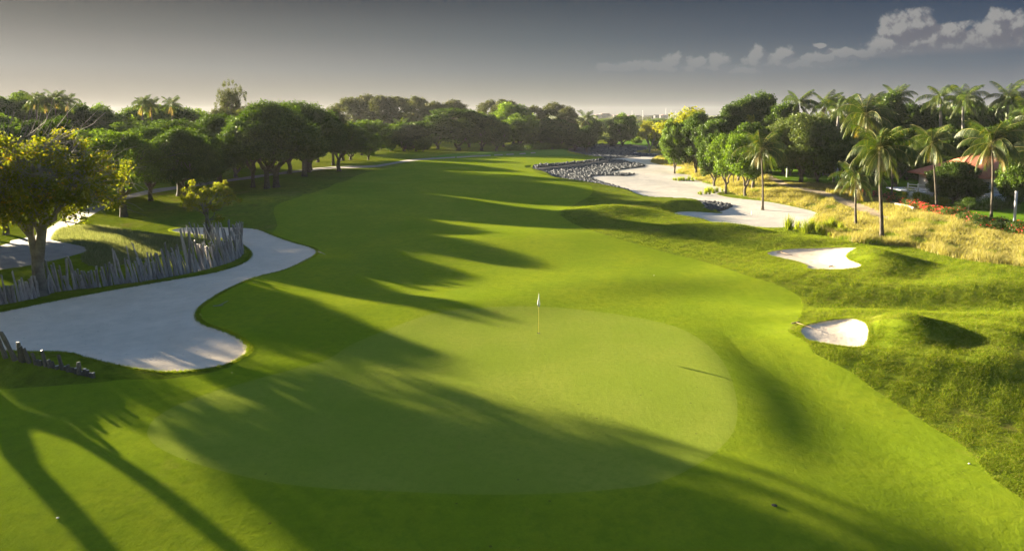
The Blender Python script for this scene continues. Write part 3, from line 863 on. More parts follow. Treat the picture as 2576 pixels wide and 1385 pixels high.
def make_tree(name, seed, h, w, trunk_h, n_leaf, leaf, mat, bark='bark', kind='dome', depth=1.0, r=None, fork=3, nclump=70, gaps=0.0, lean=(0, 0), squash=0.8, crad=0.16, twigs=0):
    """one broad-leaved tree of height h and crown width w; returns (trunk mesh, crown mesh)"""
    rng = np.random.default_rng(seed)
    r = r or 0.028 * h
    ch = h - trunk_h
    # crown clumps
    C, Rd = [], []
    for i in range(nclump):
        for _ in range(50):
            th = rng.random() * 2 * math.pi
            if kind == 'dome':
                ph = math.acos(rng.uniform(-0.15, 1.0))
                rr = rng.uniform(0.62, 1.0) ** 0.6
                p = np.array([math.cos(th) * math.sin(ph) * w / 2 * rr, math.sin(th) * math.sin(ph) * w / 2 * rr, trunk_h + ch * (0.24 + 0.68 * math.cos(ph) * rr)])
            elif kind == 'ball':
                ph = math.acos(rng.uniform(-0.95, 1.0))
                rr = rng.uniform(0.45, 1.0) ** 0.6
                p = np.array([math.cos(th) * math.sin(ph) * w / 2 * rr, math.sin(th) * math.sin(ph) * w / 2 * rr, trunk_h + ch * (0.5 + 0.45 * math.cos(ph) * rr)])
            elif kind == 'tall':
                zz = rng.random() ** 0.8
                prof = math.sin(math.pi * min(1, 0.12 + 0.86 * zz)) ** 0.6
                rr = rng.uniform(0.5, 1.0)
                p = np.array([math.cos(th) * w / 2 * prof * rr, math.sin(th) * w / 2 * prof * rr, trunk_h + ch * zz * 0.94])
            else:   # open
                ph = math.acos(rng.uniform(-0.6, 1.0))
                rr = rng.uniform(0.3, 1.0)
                p = np.array([math.cos(th) * math.sin(ph) * w / 2 * rr, math.sin(th) * math.sin(ph) * w / 2 * rr, trunk_h + ch * (0.5 + 0.45 * math.cos(ph) * rr)])
            lob = 0.82 + 0.18 * math.sin(3 * th + seed) * math.sin(2.0 * p[2] + seed)
            p[:2] *= lob
            break
        C.append(p)
        Rd.append(w * crad * rng.uniform(0.6, 1.15))
    C = np.array(C); Rd = np.array(Rd)
    C[:, 0] += lean[0]; C[:, 1] += lean[1]
    mb = MB()
    fz = trunk_h * rng.uniform(0.55, 0.8)
    fp = np.array([lean[0] * 0.35, lean[1] * 0.35, fz])
    t = np.linspace(0, 1, 6)[:, None]
    P = t * fp + np.sin(t * math.pi) * np.array([rng.normal() * 0.15, rng.normal() * 0.15, 0])
    P[0, 2] = -0.3
    rad = r * np.array([1.45, 1.12, 1.0, 0.95, 0.92, 0.95])
    mb.tube(P, rad, 9, cap=False)
    ends = []
    for i in range(fork):
        th = 2 * math.pi * (i + rng.random() * 0.6) / fork
        tgt = np.array([math.cos(th) * w * 0.22 + lean[0], math.sin(th) * w * 0.22 + lean[1], trunk_h + ch * rng.uniform(0.25, 0.4)])
        Q = limb(mb, rng, fp - np.array([0, 0, 0.1]), tgt, r * 0.72, r * 0.38, 0.0, 7, 7, 0.08)
        near = np.argsort(np.linalg.norm(C - tgt, axis=1))[:max(4, nclump // (2 * fork))]
        for j in near:
            k = rng.integers(3, 7)
            e = C[j] + rng.normal(size=3) * Rd[j] * 0.2
            ends.append((e, j))
            limb(mb, rng, Q[k], e, r * 0.26, r * 0.06, 0.05, 5, 5, 0.10)
    for i in range(twigs):
        a, j = ends[rng.integers(len(ends))]
        d = (C[j] - np.array([lean[0], lean[1], trunk_h + ch * 0.2]))
        d = d / np.linalg.norm(d) + rng.normal(size=3) * 0.45
        limb(mb, rng, a, a + d * Rd[j] * rng.uniform(1.0, 2.0), 0.022, 0.008, 0.08, 3, 4, 0.1)
    tm = mb.mesh(name + '_trunk', M[bark], True)
    v, f, rn = leaves(rng, C, Rd, n_leaf, leaf, squash=squash)
    if gaps:
        c = v.reshape(-1, 4, 3).mean(1)
        g = np.sin(c[:, 0] * 1.9 + seed) * np.sin(c[:, 1] * 1.7) * np.sin(c[:, 2] * 2.1 + 1)
        keep = g > -gaps
        v = v.reshape(-1, 4, 3)[keep].reshape(-1, 3)
        f = np.arange(keep.sum() * 4).reshape(-1, 4)
        rn = rn[keep]
    cm = leaf_mesh(name + '_crown', [(v, f, rn)], M[mat])
    return tm, cm, h, w


PROTO = {}


def proto(key, *a, **k):
    PROTO.setdefault(key, []).append(make_tree(key, *a, **k))


for s_ in range(3):
    proto('hero_dark', 100 + s_, 14, 15, 3.8, 60000, 0.31, 'leaf_dark', kind='dome', nclump=150, crad=0.11, fork=4, r=0.42)
for s_ in range(4):
    proto('dark', 200 + s_, 14, 12, 1.8, 20000, 0.48, 'leaf_dark', kind='ball', nclump=110, crad=0.125)
for s_ in range(3):
    proto('mid', 300 + s_, 12, 11, 1.6, 18000, 0.44, 'leaf_mid', kind='ball', nclump=100, crad=0.13)
for s_ in range(2):
    proto('bright', 400 + s_, 10, 9, 2.2, 14000, 0.38, 'leaf_bright', kind='ball', nclump=60, crad=0.16)
for s_ in range(3):
    proto('grey', 500 + s_, 17, 12, 4.0, 14000, 0.46, 'leaf_grey', kind='tall', nclump=75, crad=0.13, gaps=0.35)
for s_ in range(2):
    proto('gold', 600 + s_, 11, 9, 2.4, 9000, 0.34, 'leaf_gold', bark='bark_pale', kind='open', nclump=80, crad=0.12, twigs=60)
for s_ in range(2):
    proto('talldark', 700 + s_, 16, 12, 2.0, 22000, 0.45, 'leaf_dark', kind='tall', nclump=90, crad=0.14)
proto('silver', 800, 12, 13, 2.6, 52000, 0.30, 'leaf_silver', kind='ball', nclump=110, crad=0.13, fork=4)
proto('casuarina', 820, 20, 12, 8, 9000, 0.34, 'leaf_grey', kind='open', nclump=240, crad=0.04, twigs=420, squash=1.9)
proto('sapling', 840, 6.5, 3.4, 1.6, 5200, 0.24, 'leaf_bright', kind='tall', nclump=26, crad=0.20, r=0.10, fork=2)
proto('bush', 860, 2.6, 3.6, 0.3, 5200, 0.26, 'leaf_mid', kind='ball', nclump=24, crad=0.25, r=0.07)
proto('bush', 861, 2.6, 3.4, 0.3, 5200, 0.26, 'leaf_silver', kind='ball', nclump=24, crad=0.25, r=0.07)
proto('second', 880, 11, 11, 3.6, 30000, 0.26, 'leaf_mid', kind='dome', nclump=95, crad=0.11, fork=3, r=0.36, twigs=70)
proto('flat', 900, 12, 14, 4.5, 20000, 0.40, 'leaf_mid', bark='bark_pale', kind='dome', nclump=70, crad=0.12, fork=4)

_ONE = ['first', 'second', 'third', 'fourth', 'fifth', 'sixth', 'seventh', 'eighth', 'ninth', 'tenth', 'eleventh', 'twelfth', 'thirteenth',
        'fourteenth', 'fifteenth', 'sixteenth', 'seventeenth', 'eighteenth', 'nineteenth']
ORD = list(_ONE)
for _t, _th in (('twenty', 'twentieth'), ('thirty', 'thirtieth'), ('forty', 'fortieth'), ('fifty', 'fiftieth'), ('sixty', 'sixtieth'), ('seventy', 'seventieth')):
    ORD += [_th] + ['%s-%s' % (_t, q) for q in _ONE[:9]]
TR = random.Random(3)


WIDE = {'hero_dark': 1.28, 'dark': 1.35, 'mid': 1.3, 'grey': 1.3, 'talldark': 1.35, 'bright': 1.2, 'second': 1.2}


def put_tree(key, x, y, top_z, width, label, group=None, name='broadleaf_tree', var=None, cat='tree', rz=None):
    v = PROTO[key]
    width *= WIDE.get(key, 1.0)
    tm, cm, h, w = v[(var if var is not None else TR.randrange(len(v))) % len(v)]
    z = ground(x, y)
    sz = (top_z - z) / h
    sx = width / w
    root = empty(name, (x, y, z), TR.uniform(0, 6.28) if rz is None else rz, (sx, sx, sz))
    obj('trunk', tm, root)
    obj('crown', cm, root)
    tag(root, label, cat, group)
    return root


def tree_px(key, vx, vy, top, wpx, label, group=None, **k):
    """vx, vy the pixel where the trunk meets the ground, top the pixel row of the top, wpx crown width"""
    x, y, z = place(vx, vy)
    _, _, tz = at_depth(vx, top, y)
    return put_tree(key, x, y, tz, wpx * y / FPX, label, group, **k)


def tree_far(key, vx, Y, top, wpx, label, group=None, **k):
    x, y, tz = at_depth(vx, top, Y)
    return put_tree(key, x, y, tz, wpx * y / FPX, label, group, **k)


# ---- the grove beside the fairway
G1 = 'dark umbrella trees of the grove by the cart path'
tree_px('hero_dark', 380, 505, 318, 150, 'dark round-crowned tree over the cart path, left end of the grove', G1, var=0)
tree_px('hero_dark', 453, 492, 300, 200, 'dark spreading tree behind the small leafy tree, thick straight trunk', G1, var=1)
tree_px('hero_dark', 466, 522, 322, 150, 'nearest dark tree behind the small leafy tree, stump-like trunk', G1, var=2)
tree_px('hero_dark', 552, 462, 286, 170, 'dark tree filling the gap between the two clumps of the grove', G1, var=1)
tree_px('hero_dark', 637, 471, 275, 130, 'leftmost of the three near trunks in the dark grove', G1, var=0)
tree_px('hero_dark', 672, 474, 258, 180, 'middle of the three near trunks in the dark grove', G1, var=2)
tree_px('hero_dark', 695, 471, 256, 210, 'rightmost of the three near trunks, forked low, in the dark grove', G1, var=1)
tree_px('hero_dark', 727, 437, 262, 150, 'dark tree standing beside the cart path behind the forked trunk', G1, var=0)
tree_px('hero_dark', 766, 444, 258, 170, 'dark tree with its trunk on the fairway edge, right half of the grove', G1, var=2)
tree_px('hero_dark', 777, 433, 268, 150, 'dark tree directly behind the right end of the grove', G1, var=1)
tree_px('second', 854, 431, 303, 120, 'tree with yellow-lit leaf edges alone right of the dark grove', 'trees beside the cart path')
tree_px('dark', 861, 404, 300, 100, 'pale-trunked tree just behind the lone tree right of the grove', 'trees beside the cart path', var=1)
tree_px('dark', 798, 408, 320, 80, 'short tree with a whitish forked trunk behind the grove', 'trees beside the cart path', var=2)
tree_px('dark', 883, 402, 310, 80, 'broad-trunked tree behind the lone tree right of the grove', 'trees beside the cart path', var=0)
tree_px('mid', 909, 390, 300, 80, 'tree with a leaning pale trunk right of the lone tree', 'trees beside the cart path', var=0)
tree_px('mid', 927, 402, 330, 60, 'small tree with a slim whitish trunk right of the lone tree', 'trees beside the cart path', var=1)
# near the left edge
tree_px('second', 312, 545, 322, 200, 'yellow-edged tree with a thick leaning trunk beside the cart path bend', rz=2.2)
tree_px('dark', 14, 590, 305, 150, 'shaded tree standing left of the cart path behind the yellow-leaved tree', var=0)
tree_px('dark', 160, 556, 288, 88, 'dense tree right behind the crown of the yellow-leaved tree', var=0)
tree_px('mid', 240, 500, 318, 150, 'green tree beyond the cart path, left of the grove', var=1)

# ---- rows of trees behind; each row runs left to right
def row(items, text, group, Yf, kinds, topj=4, name='broadleaf_tree'):
    for i, it in enumerate(items):
        vx, top, w = it[:3]
        key = it[3] if len(it) > 3 else kinds[i % len(kinds)]
        tree_far(key, vx, Yf(vx) * TR.uniform(0.95, 1.06), top, w, '%s tree from the left in the %s' % (ORD[i], text), group, name=name)


row([(-110, 232, 170), (-30, 222, 150), (40, 226, 140), (105, 250, 110), (150, 246, 90), (195, 256, 90, 'dark'), (240, 262, 100), (290, 272, 80, 'dark'),
     (345, 262, 110), (395, 262, 110, 'bright'), (450, 262, 100, 'dark'), (505, 275, 110), (560, 272, 110, 'grey'), (620, 272, 110, 'grey'), (700, 276, 90, 'dark'), (780, 272, 90), (835, 268, 70, 'grey')],
    'hazy wood behind the grove', 'trees of the wood behind the grove', lambda v: 165, ['mid', 'dark', 'mid', 'bright'])
row([(-60, 268, 150), (60, 300, 130), (170, 318, 120), (250, 305, 110), (330, 300, 120), (420, 300, 120), (500, 300, 110), (590, 300, 100)],
    'low tree line behind the cart path', 'lower trees behind the cart path', lambda v: 138, ['mid', 'dark', 'grey', 'dark'])
tree_far('casuarina', 578, 190, 200, 105, 'tall feathery tree rising alone above the skyline behind the grove', name='casuarina_tree')
row([(885, 245, 100), (925, 238, 90), (965, 240, 95), (1005, 243, 90), (1050, 242, 70), (1095, 256, 80, 'grey'), (1140, 252, 90), (1232, 252, 70), (1272, 250, 80), (1345, 266, 60), (1395, 258, 75), (1430, 268, 50)],
    'tall dry-leaved line at the end of the fairway', 'tall dry-leaved trees behind the fairway end', lambda v: 300, ['grey'])
row([(860, 300, 80), (912, 298, 70), (950, 300, 60, 'mid'), (1018, 300, 80), (1045, 302, 70), (1099, 290, 90), (1150, 262, 130), (1212, 280, 90), (1250, 300, 70), (1310, 284, 90, 'mid'), (1368, 295, 80),
     (1410, 297, 85), (1448, 318, 60), (1475, 315, 50)],
    'dark line of trees closing the fairway', 'dark trees closing the fairway', lambda v: 232 + (v - 860) * 0.04, ['dark'])
row([(895, 320, 70), (980, 312, 70), (1075, 310, 70), (1180, 300, 80), (1265, 305, 70), (1330, 300, 70), (1390, 312, 60), (1435, 320, 60)],
    'second dark line at the fairway end', 'second dark line behind the fairway', lambda v: 262, ['dark', 'mid'])
tree_far('bright', 1290, 275, 258, 100, 'bright green broad tree standing above the dark tree line', var=0)
tree_px('flat', 1493, 370, 300, 62, 'tree with a whitish leaning trunk at the rock bed end')
tree_px('mid', 1567, 367, 285, 66, 'lone rounded tree on the far lawn beyond the rocks', var=2)
tree_px('gold', 1634, 385, 300, 74, 'olive flat-topped tree with forked pale trunk beyond the far rocks', var=0)
for i, (a, b, t, w) in enumerate([(959, 377, 345, 45), (984, 381, 350, 34), (1064, 382, 348, 44), (1028, 380, 352, 26), (1651, 374, 343, 36), (1600, 362, 348, 26), (1540, 364, 348, 30), (1510, 352, 342, 40)]):
    tree_px('bush', a, b, t, w, ['broad shaded bush left of the pair under the fairway-end trees', 'small dense bush right of the broad one under the trees', 'pale round bush under the fairway-end trees',
                                 'small bush between the fairway-end trunks', 'dark green bush against the olive tree by the rocks', 'low bush left of the olive tree',
                                 'low bush under the lone far tree', 'bush by the far lawn edge behind the leaning trunk'][i], 'bushes at the end of the fairway', name='bush', cat='bush')

# ---- right of the waste area
tree_px('gold', 1732, 405, 262, 165, 'airy yellow-green tree with pale branches beyond the waste sand', var=1)
tree_px('bright', 1720, 412, 312, 88, 'leafy tree on a slim dark trunk in the dry grass', var=0)
tree_px('bright', 1764, 428, 296, 138, 'dense green tree with a forked dark trunk in the dry grass', var=1)
tree_px('dark', 1796, 404, 290, 110, 'dark tree between the dense green tree and the sapling', var=1)
tree_px('mid', 1815, 402, 282, 110, 'olive tree behind the sapling in the dry grass', var=0)
tree_px('sapling', 1844, 462, 358, 36, 'slender leafy sapling in the dry grass by the sand', name='sapling')
tree_px('gold', 1941, 435, 368, 60, 'small yellow-green tree behind the tall palm of the sand', var=0)
tree_px('silver', 2014, 458, 288, 190, 'big round dull-green tree on the garden lawn')
tree_px('sapling', 1988, 432, 380, 30, 'small dark sapling under the big round tree', name='sapling')
tree_far('bright', 1880, 112, 330, 90, 'bright bushy tree behind the tall palm of the sand', var=1)
tree_far('gold', 1888, 150, 284, 80, 'half-bare greyish tree in front of the tall dark trees', var=1)
row([(1700, 296, 60, 'mid'), (1755, 284, 70), (1800, 286, 70), (1842, 262, 80), (1880, 244, 90, 'talldark'), (1925, 234, 90, 'talldark'), (1975, 258, 90, 'talldark'), (2030, 290, 90), (2085, 285, 90), (2140, 270, 90),
     (2190, 262, 80), (2240, 232, 80, 'talldark'), (2290, 256, 80), (2335, 262, 90), (2390, 262, 90), (2440, 234, 90, 'flat'), (2490, 250, 90), (2540, 246, 90), (2600, 238, 110), (2680, 240, 130), (2770, 240, 130)],
    'tall wood behind the garden', 'trees of the wood behind the garden', lambda v: 150, ['dark', 'talldark'])
row([(1830, 330, 80, 'bright'), (1900, 300, 90), (2060, 320, 90), (2120, 330, 80, 'bright'), (2190, 340, 90), (2260, 330, 90), (2320, 340, 80), (2380, 320, 90), (2440, 320, 90), (2500, 315, 90), (2560, 300, 100), (2640, 300, 120)],
    'nearer wood at the back of the garden', 'nearer trees at the back of the garden', lambda v: 118, ['mid', 'dark'])
tree_px('dark', 2398, 512, 402, 90, 'dark shrubby tree between the white balcony and the tiled roof', var=0)
tree_px('mid', 2372, 512, 440, 60, 'low leafy bush beside the white balcony', name='bush', cat='bush', var=1)
tree_px('dark', 2440, 515, 440, 60, 'dark bush in front of the tiled house wall', name='bush', cat='bush', var=2)
tree_px('dark', 2325, 470, 395, 70, 'dark shrub mass behind the white balcony', name='bush', cat='bush', var=1)
row([(1800, 335, 70), (1860, 345, 70), (1925, 350, 70), (1990, 350, 70), (2050, 345, 70), (2110, 352, 70), (2165, 350, 70), (2225, 352, 70), (2285, 352, 70), (2345, 350, 70), (2405, 345, 70), (2465, 340, 70), (2530, 335, 80), (2600, 330, 90)],
    'low dark undergrowth below the garden wood', 'low dark undergrowth of the garden wood', lambda v: 132, ['dark'])
tree_far('mid', 2555, 92, 380, 70, 'green shrub at the right edge behind the terrace', name='bush', cat='bush', var=2)


# ------------------------------------------------------------------ the yellow-leaved tree and the small leafy tree
def yellow_tree():
    rng = np.random.default_rng(77)
    x, y, z = place(104, 742)
    root = empty('yellow_leaved_tree', (x, y, z))
    mb = MB()
    # two-stemmed trunk
    P1 = np.array([(0.0, 0, -0.3), (0.0, 0, 0.8), (-0.05, 0, 2.2), (0.15, 0.1, 3.9), (0.35, 0.1, 5.0), (0.6, 0.0, 6.2)])
    P2 = np.array([(-0.25, 0.1, -0.3), (-0.28, 0.1, 1.0), (-0.32, 0.1, 2.6), (-0.45, 0.0, 4.0), (-1.2, -0.2, 5.2), (-2.2, -0.3, 6.3)])
    mb.tube(P1, [0.54, 0.36, 0.31, 0.29, 0.26, 0.20], 10, False)
    mb.tube(P2, [0.42, 0.29, 0.24, 0.22, 0.19, 0.16], 9, False)
    C, Rd = [], []
    ends = []
    for i in range(16):
        th = 2 * math.pi * i / 16 + rng.normal() * 0.15
        rr = rng.uniform(2.0, 4.8)
        st = P1[rng.integers(3, 6)] if math.cos(th) > -0.2 else P2[rng.integers(3, 6)]
        e = np.array([math.cos(th) * rr - 1.7, math.sin(th) * rr, rng.uniform(7.0, 10.2)])
        Q = limb(mb, rng, st, e, 0.17, 0.06, 0.12, 6, 8, 0.12)
        ends.append(Q)
        for j in range(7):
            q = Q[rng.integers(3, 8)]
            th2 = th + rng.normal() * 0.9
            L = rng.uniform(1.6, 3.6)
            e2 = q + np.array([math.cos(th2) * L, math.sin(th2) * L, rng.uniform(-1.6, 1.6)])
            Q2 = limb(mb, rng, q, e2, 0.055, 0.022, 0.12, 4, 6, 0.12)
            for k in range(6):
                q2 = Q2[rng.integers(1, 6)]
                d = rng.normal(size=3) * np.array([0.7, 0.7, 0.45]) + np.array([math.cos(th2), math.sin(th2), rng.choice([0.6, -0.7])]) * 0.8
                limb(mb, rng, q2, q2 + d * rng.uniform(0.7, 1.5), 0.020, 0.007, 0.06, 3, 4, 0.12)
            C.append(e2); Rd.append(rng.uniform(0.45, 0.9))
            if rng.random() < 0.7:
                C.append(Q2[3] + rng.normal(size=3) * 0.3); Rd.append(rng.uniform(0.4, 0.8))
    # the low skirt of leaves
    for i in range(70):
        th = rng.random() * 2 * math.pi
        rr = rng.uniform(1.6, 4.6)
        C.append((math.cos(th) * rr - 1.7, math.sin(th) * rr, rng.uniform(4.9, 7.6)))
        Rd.append(rng.uniform(0.4, 0.8))
    # bare rising shoots on top
    for i in range(90):
        th = rng.random() * 2 * math.pi
        rr = rng.uniform(0, 3.6)
        a = np.array([math.cos(th) * rr - 1.7, math.sin(th) * rr, rng.uniform(8.5, 10.5)])
        d = np.array([math.cos(th) * 0.8 + rng.normal() * 0.5, math.sin(th) * 0.8 + rng.normal() * 0.5, 1.2])
        limb(mb, rng, a, a + d * rng.uniform(0.8, 2.6), 0.026, 0.009, -0.05, 3, 5, 0.08)
    for i in range(620):
        th = rng.random() * 2 * math.pi
        rr = rng.uniform(1.4, 4.5)
        a = np.array([math.cos(th) * rr - 1.7, math.sin(th) * rr, rng.uniform(6.0, 10.2)])
        d = np.array([math.cos(th) * 0.8 + rng.normal() * 0.4, math.sin(th) * 0.8 + rng.normal() * 0.4, rng.choice([-0.9, 0.6])])
        limb(mb, rng, a, a + d * rng.uniform(0.7, 1.5), 0.018, 0.008, 0.15, 3, 5, 0.1)
    t = obj('trunk', mb.mesh('yellow_tree_trunk', M['bark_pale'], True), root)
    C = np.array(C); Rd = np.array(Rd)
    v, f, rn = leaves(rng, C, Rd * 1.15, 25000, 0.20, aspect=0.6, shell=0.2, squash=0.9)
    obj('crown', leaf_mesh('yellow_tree_crown', [(v, f, rn)], M['leaf_yellow']), root)
    tag(root, 'half-bare yellow-leaved tree with grey twigs rising from the post fence', 'tree')


yellow_tree()


def small_tree():
    rng = np.random.default_rng(12)
    x, y, z = place(524, 603)
    root = empty('young_tree', (x, y, z))
    mb = MB()
    P = np.array([(0, 0, -0.2), (0.05, 0, 0.6), (0.30, 0, 1.3), (0.1, 0, 1.9), (-0.3, 0, 2.6), (-0.5, 0.1, 3.3)])
    mb.tube(P, [0.19, 0.15, 0.13, 0.11, 0.09, 0.07], 8)
    P2 = np.array([(0.02, 0.02, -0.2), (-0.15, 0.1, 1.0), (-0.2, 0.1, 2.0), (0.1, 0.1, 3.0)])
    mb.tube(P2, [0.12, 0.10, 0.08, 0.06], 7)
    C, Rd = [], []
    for i in range(15):
        th = 2 * math.pi * i / 15 + rng.normal() * 0.2
        rr = rng.uniform(0.8, 2.4)
        e = np.array([math.cos(th) * rr - 0.2, math.sin(th) * rr * 0.8, rng.uniform(3.2, 5.2)])
        Q = limb(mb, rng, P[rng.integers(3, 6)], e, 0.055, 0.02, 0.1, 5, 6, 0.12)
        C.append(e); Rd.append(rng.uniform(0.4, 0.62))
        for k in range(5):
            q = Q[rng.integers(2, 6)]
            e2 = q + rng.normal(size=3) * np.array([0.6, 0.6, 0.35]) + np.array([0, 0, 0.2])
            limb(mb, rng, q, e2, 0.018, 0.007, 0.05, 3, 4, 0.1)
            C.append(e2); Rd.append(rng.uniform(0.22, 0.42))
    for e in [(2.4, 0, 4.6), (2.7, 0, 4.3), (2.2, 0, 4.1), (1.1, 0, 2.3), (1.3, 0.1, 2.0), (0.9, 0, 1.9)]:
        limb(mb, rng, (0.2, 0, 3.0 if e[2] > 3 else 1.9), e, 0.03, 0.012, 0.05, 4, 5, 0.1)
        C.append(e); Rd.append(0.32)
    obj('trunk', mb.mesh('young_tree_trunk', M['bark_pale'], True), root)
    v, f, rn = leaves(rng, np.array(C), np.array(Rd), 6000, 0.17, aspect=0.6, shell=0.2)
    obj('crown', leaf_mesh('young_tree_crown', [(v, f, rn)], M['leaf_gold']), root)  # paler leaf colour stands in for sunlight on this shaded crown
    tag(root, 'small light-green tree with a crooked trunk among the leaning posts', 'tree')


small_tree()


# trees outside the left edge of the picture; their shadows cross the green
def side_tree(x, y, h, w, seed, label, fork=False, n=16000, th=3.0, kind='ball'):
    k = 'side%d' % seed
    proto(k, seed, h, w, 13.0 if seed == 904 else min(th, h * 0.3), n, 0.42, 'leaf_mid', kind=kind, nclump=70, crad=0.13, r=0.4)
    put_tree(k, x, y, ground(x, y) + h, w, label, 'trees left of the picture', var=0, rz=0.0)


SIDE = [(-63.5, 72.8, 17.5, 9.0, 904), (-45.7, 52, 7.0, 7.5, 901), (-44, 54.5, 5.6, 6.5, 902), (-62, 77, 13, 10, 903)]
for i, (x, y, h, w, sdd) in enumerate(SIDE):
    side_tree(x, y, h, w, sdd, '%s outlying tree beyond the left end of the post fence' % ORD[i])


def fork_tree():
    """bare-stemmed forked tree left of the camera, seen only by its shadow"""
    rng = np.random.default_rng(4)
    x, y = -31.7, 36.7
    z = ground(x, y)
    root = empty('forked_tree', (x, y, z))
    mb = MB()
    mb.tube([(0, 0, -0.3), (0, 0, 1.0), (0.1, 0, 2.6), (0.1, 0, 3.3)], [0.60, 0.46, 0.44, 0.46], 9)
    A = [(0.0, 0, 2.9), (-0.6, -0.8, 3.8), (-0.85, -1.05, 5.4), (-0.7, -0.9, 7.6)]
    B = [(0.1, 0, 2.9), (0.6, 0.75, 3.6), (0.75, 0.95, 5.0), (0.8, 1.0, 7.4)]
    mb.tube(A, [0.38, 0.36, 0.34, 0.26], 8)
    mb.tube(B, [0.30, 0.27, 0.26, 0.20], 8)
    C, Rd = [], []
    for i in range(40):
        th = rng.random() * 6.28
        rr = rng.uniform(0, 3.0)
        e = np.array([-0.6 + math.cos(th) * rr, 0.2 + math.sin(th) * rr, rng.uniform(8.2, 12)])
        limb(mb, rng, (A if rng.random() < 0.5 else B)[-1], e, 0.1, 0.03, 0.05, 5, 5)
        C.append(e); Rd.append(rng.uniform(0.6, 1.1))
    obj('trunk', mb.mesh('forked_trunk', M['bark'], True), root)
    v, f, rn = leaves(rng, np.array(C), np.array(Rd), 14000, 0.34)
    obj('crown', leaf_mesh('forked_crown', [(v, f, rn)], M['leaf_mid']), root)
    tag(root, 'forked leafy tree standing left of the near bunker end', 'tree')


fork_tree()


# ------------------------------------------------------------------ palms
def frond_mesh(name, L, seed, curve, mat, nl=54, leafl=1.05, drooping=0.5, wid=0.034):
    """one feather frond along +X, arching down; returns mesh of leaflets"""
    rng = np.random.default_rng(seed)
    n = 12
    t = np.linspace(0, 1, n)
    ang = curve[0] + (curve[1] - curve[0]) * t ** 1.2
    dx = np.cos(ang) * L / (n - 1)
    dz = np.sin(ang) * L / (n - 1)
    P = np.stack([np.concatenate([[0], np.cumsum(dx[:-1])]), 0.12 * L * np.sin(t * 2.0) * rng.normal() * 0.4 + 0 * t, np.concatenate([[0], np.cumsum(dz[:-1])])], 1)
    V, F, Rn = [], [], []
    T = np.gradient(P, axis=0)
    T /= np.linalg.norm(T, axis=1)[:, None]
    for i in range(nl):
        u = 0.14 + 0.85 * i / (nl - 1)
        k = u * (n - 1)
        k0 = min(int(k), n - 2)
        fr = k - k0
        p = P[k0] * (1 - fr) + P[k0 + 1] * fr
        tg = T[k0] * (1 - fr) + T[k0 + 1] * fr
        side = np.array([0, 1, 0])
        nrm = np.cross(tg, side)
        l = leafl * (math.sin(math.pi * (0.12 + 0.80 * u)) ** 0.7) * rng.uniform(0.85, 1.1)
        for s in (-1, 1):
            d = side * s * 0.75 + tg * 0.55 - nrm * 0.0 + np.array([0, 0, -drooping * rng.uniform(0.6, 1.3)])
            d /= np.linalg.norm(d)
            mid = p + d * l * 0.5
            d2 = d + np.array([0, 0, -drooping * 1.1])
            d2 /= np.linalg.norm(d2)
            e = mid + d2 * l * 0.5
            w = tg * wid * 0.5
            b = len(V)
            V += [p - w, p + w, mid + w * 1.2, mid - w * 1.2, e]
            F += [(b, b + 1, b + 2, b + 3)]
            Rn.append(rng.random())
            F += [(b + 3, b + 2, b + 4, b + 4)]
            Rn.append(Rn[-1])
    V = np.array(V)
    Fq = np.array([f for f in F if f[2] != f[3]])
    Ft = np.array([f[:3] for f in F if f[2] == f[3]])
    rq = Rn[0::2]
    me = mesh(name, V, [Fq, Ft], mat, False, {'rnd': ('FACE', np.array(rq + rq))})
    mb = MB()
    mb.tube(P, np.linspace(0.035, 0.008, n), 4)
    return me, mb.mesh(name + '_stem', M['rachis'])


FR = {}
FR['up'] = [frond_mesh('frond_up%d' % i, 3.4, i, (1.25, 0.1), M['frond'], drooping=0.5) for i in range(2)]
FR['out'] = [frond_mesh('frond_out%d' % i, 4.0, 10 + i, (0.95 - 0.2 * i, -1.0 - 0.15 * i), M['frond'], drooping=1.15) for i in range(3)]
FR['down'] = [frond_mesh('frond_down%d' % i, 3.7, 20 + i, (0.35 - 0.3 * i, -1.45), M['frond'], drooping=1.4) for i in range(2)]
FR['low'] = [frond_mesh('frond_low%d' % i, 3.0, 30 + i, (-0.5 - 0.2 * i, -1.5), M['frond'], drooping=1.4) for i in range(2)]
FR['dry'] = [frond_mesh('frond_dry', 2.8, 40, (-0.7, -1.55), M['frond_dry'], drooping=0.8)]
_coco = None


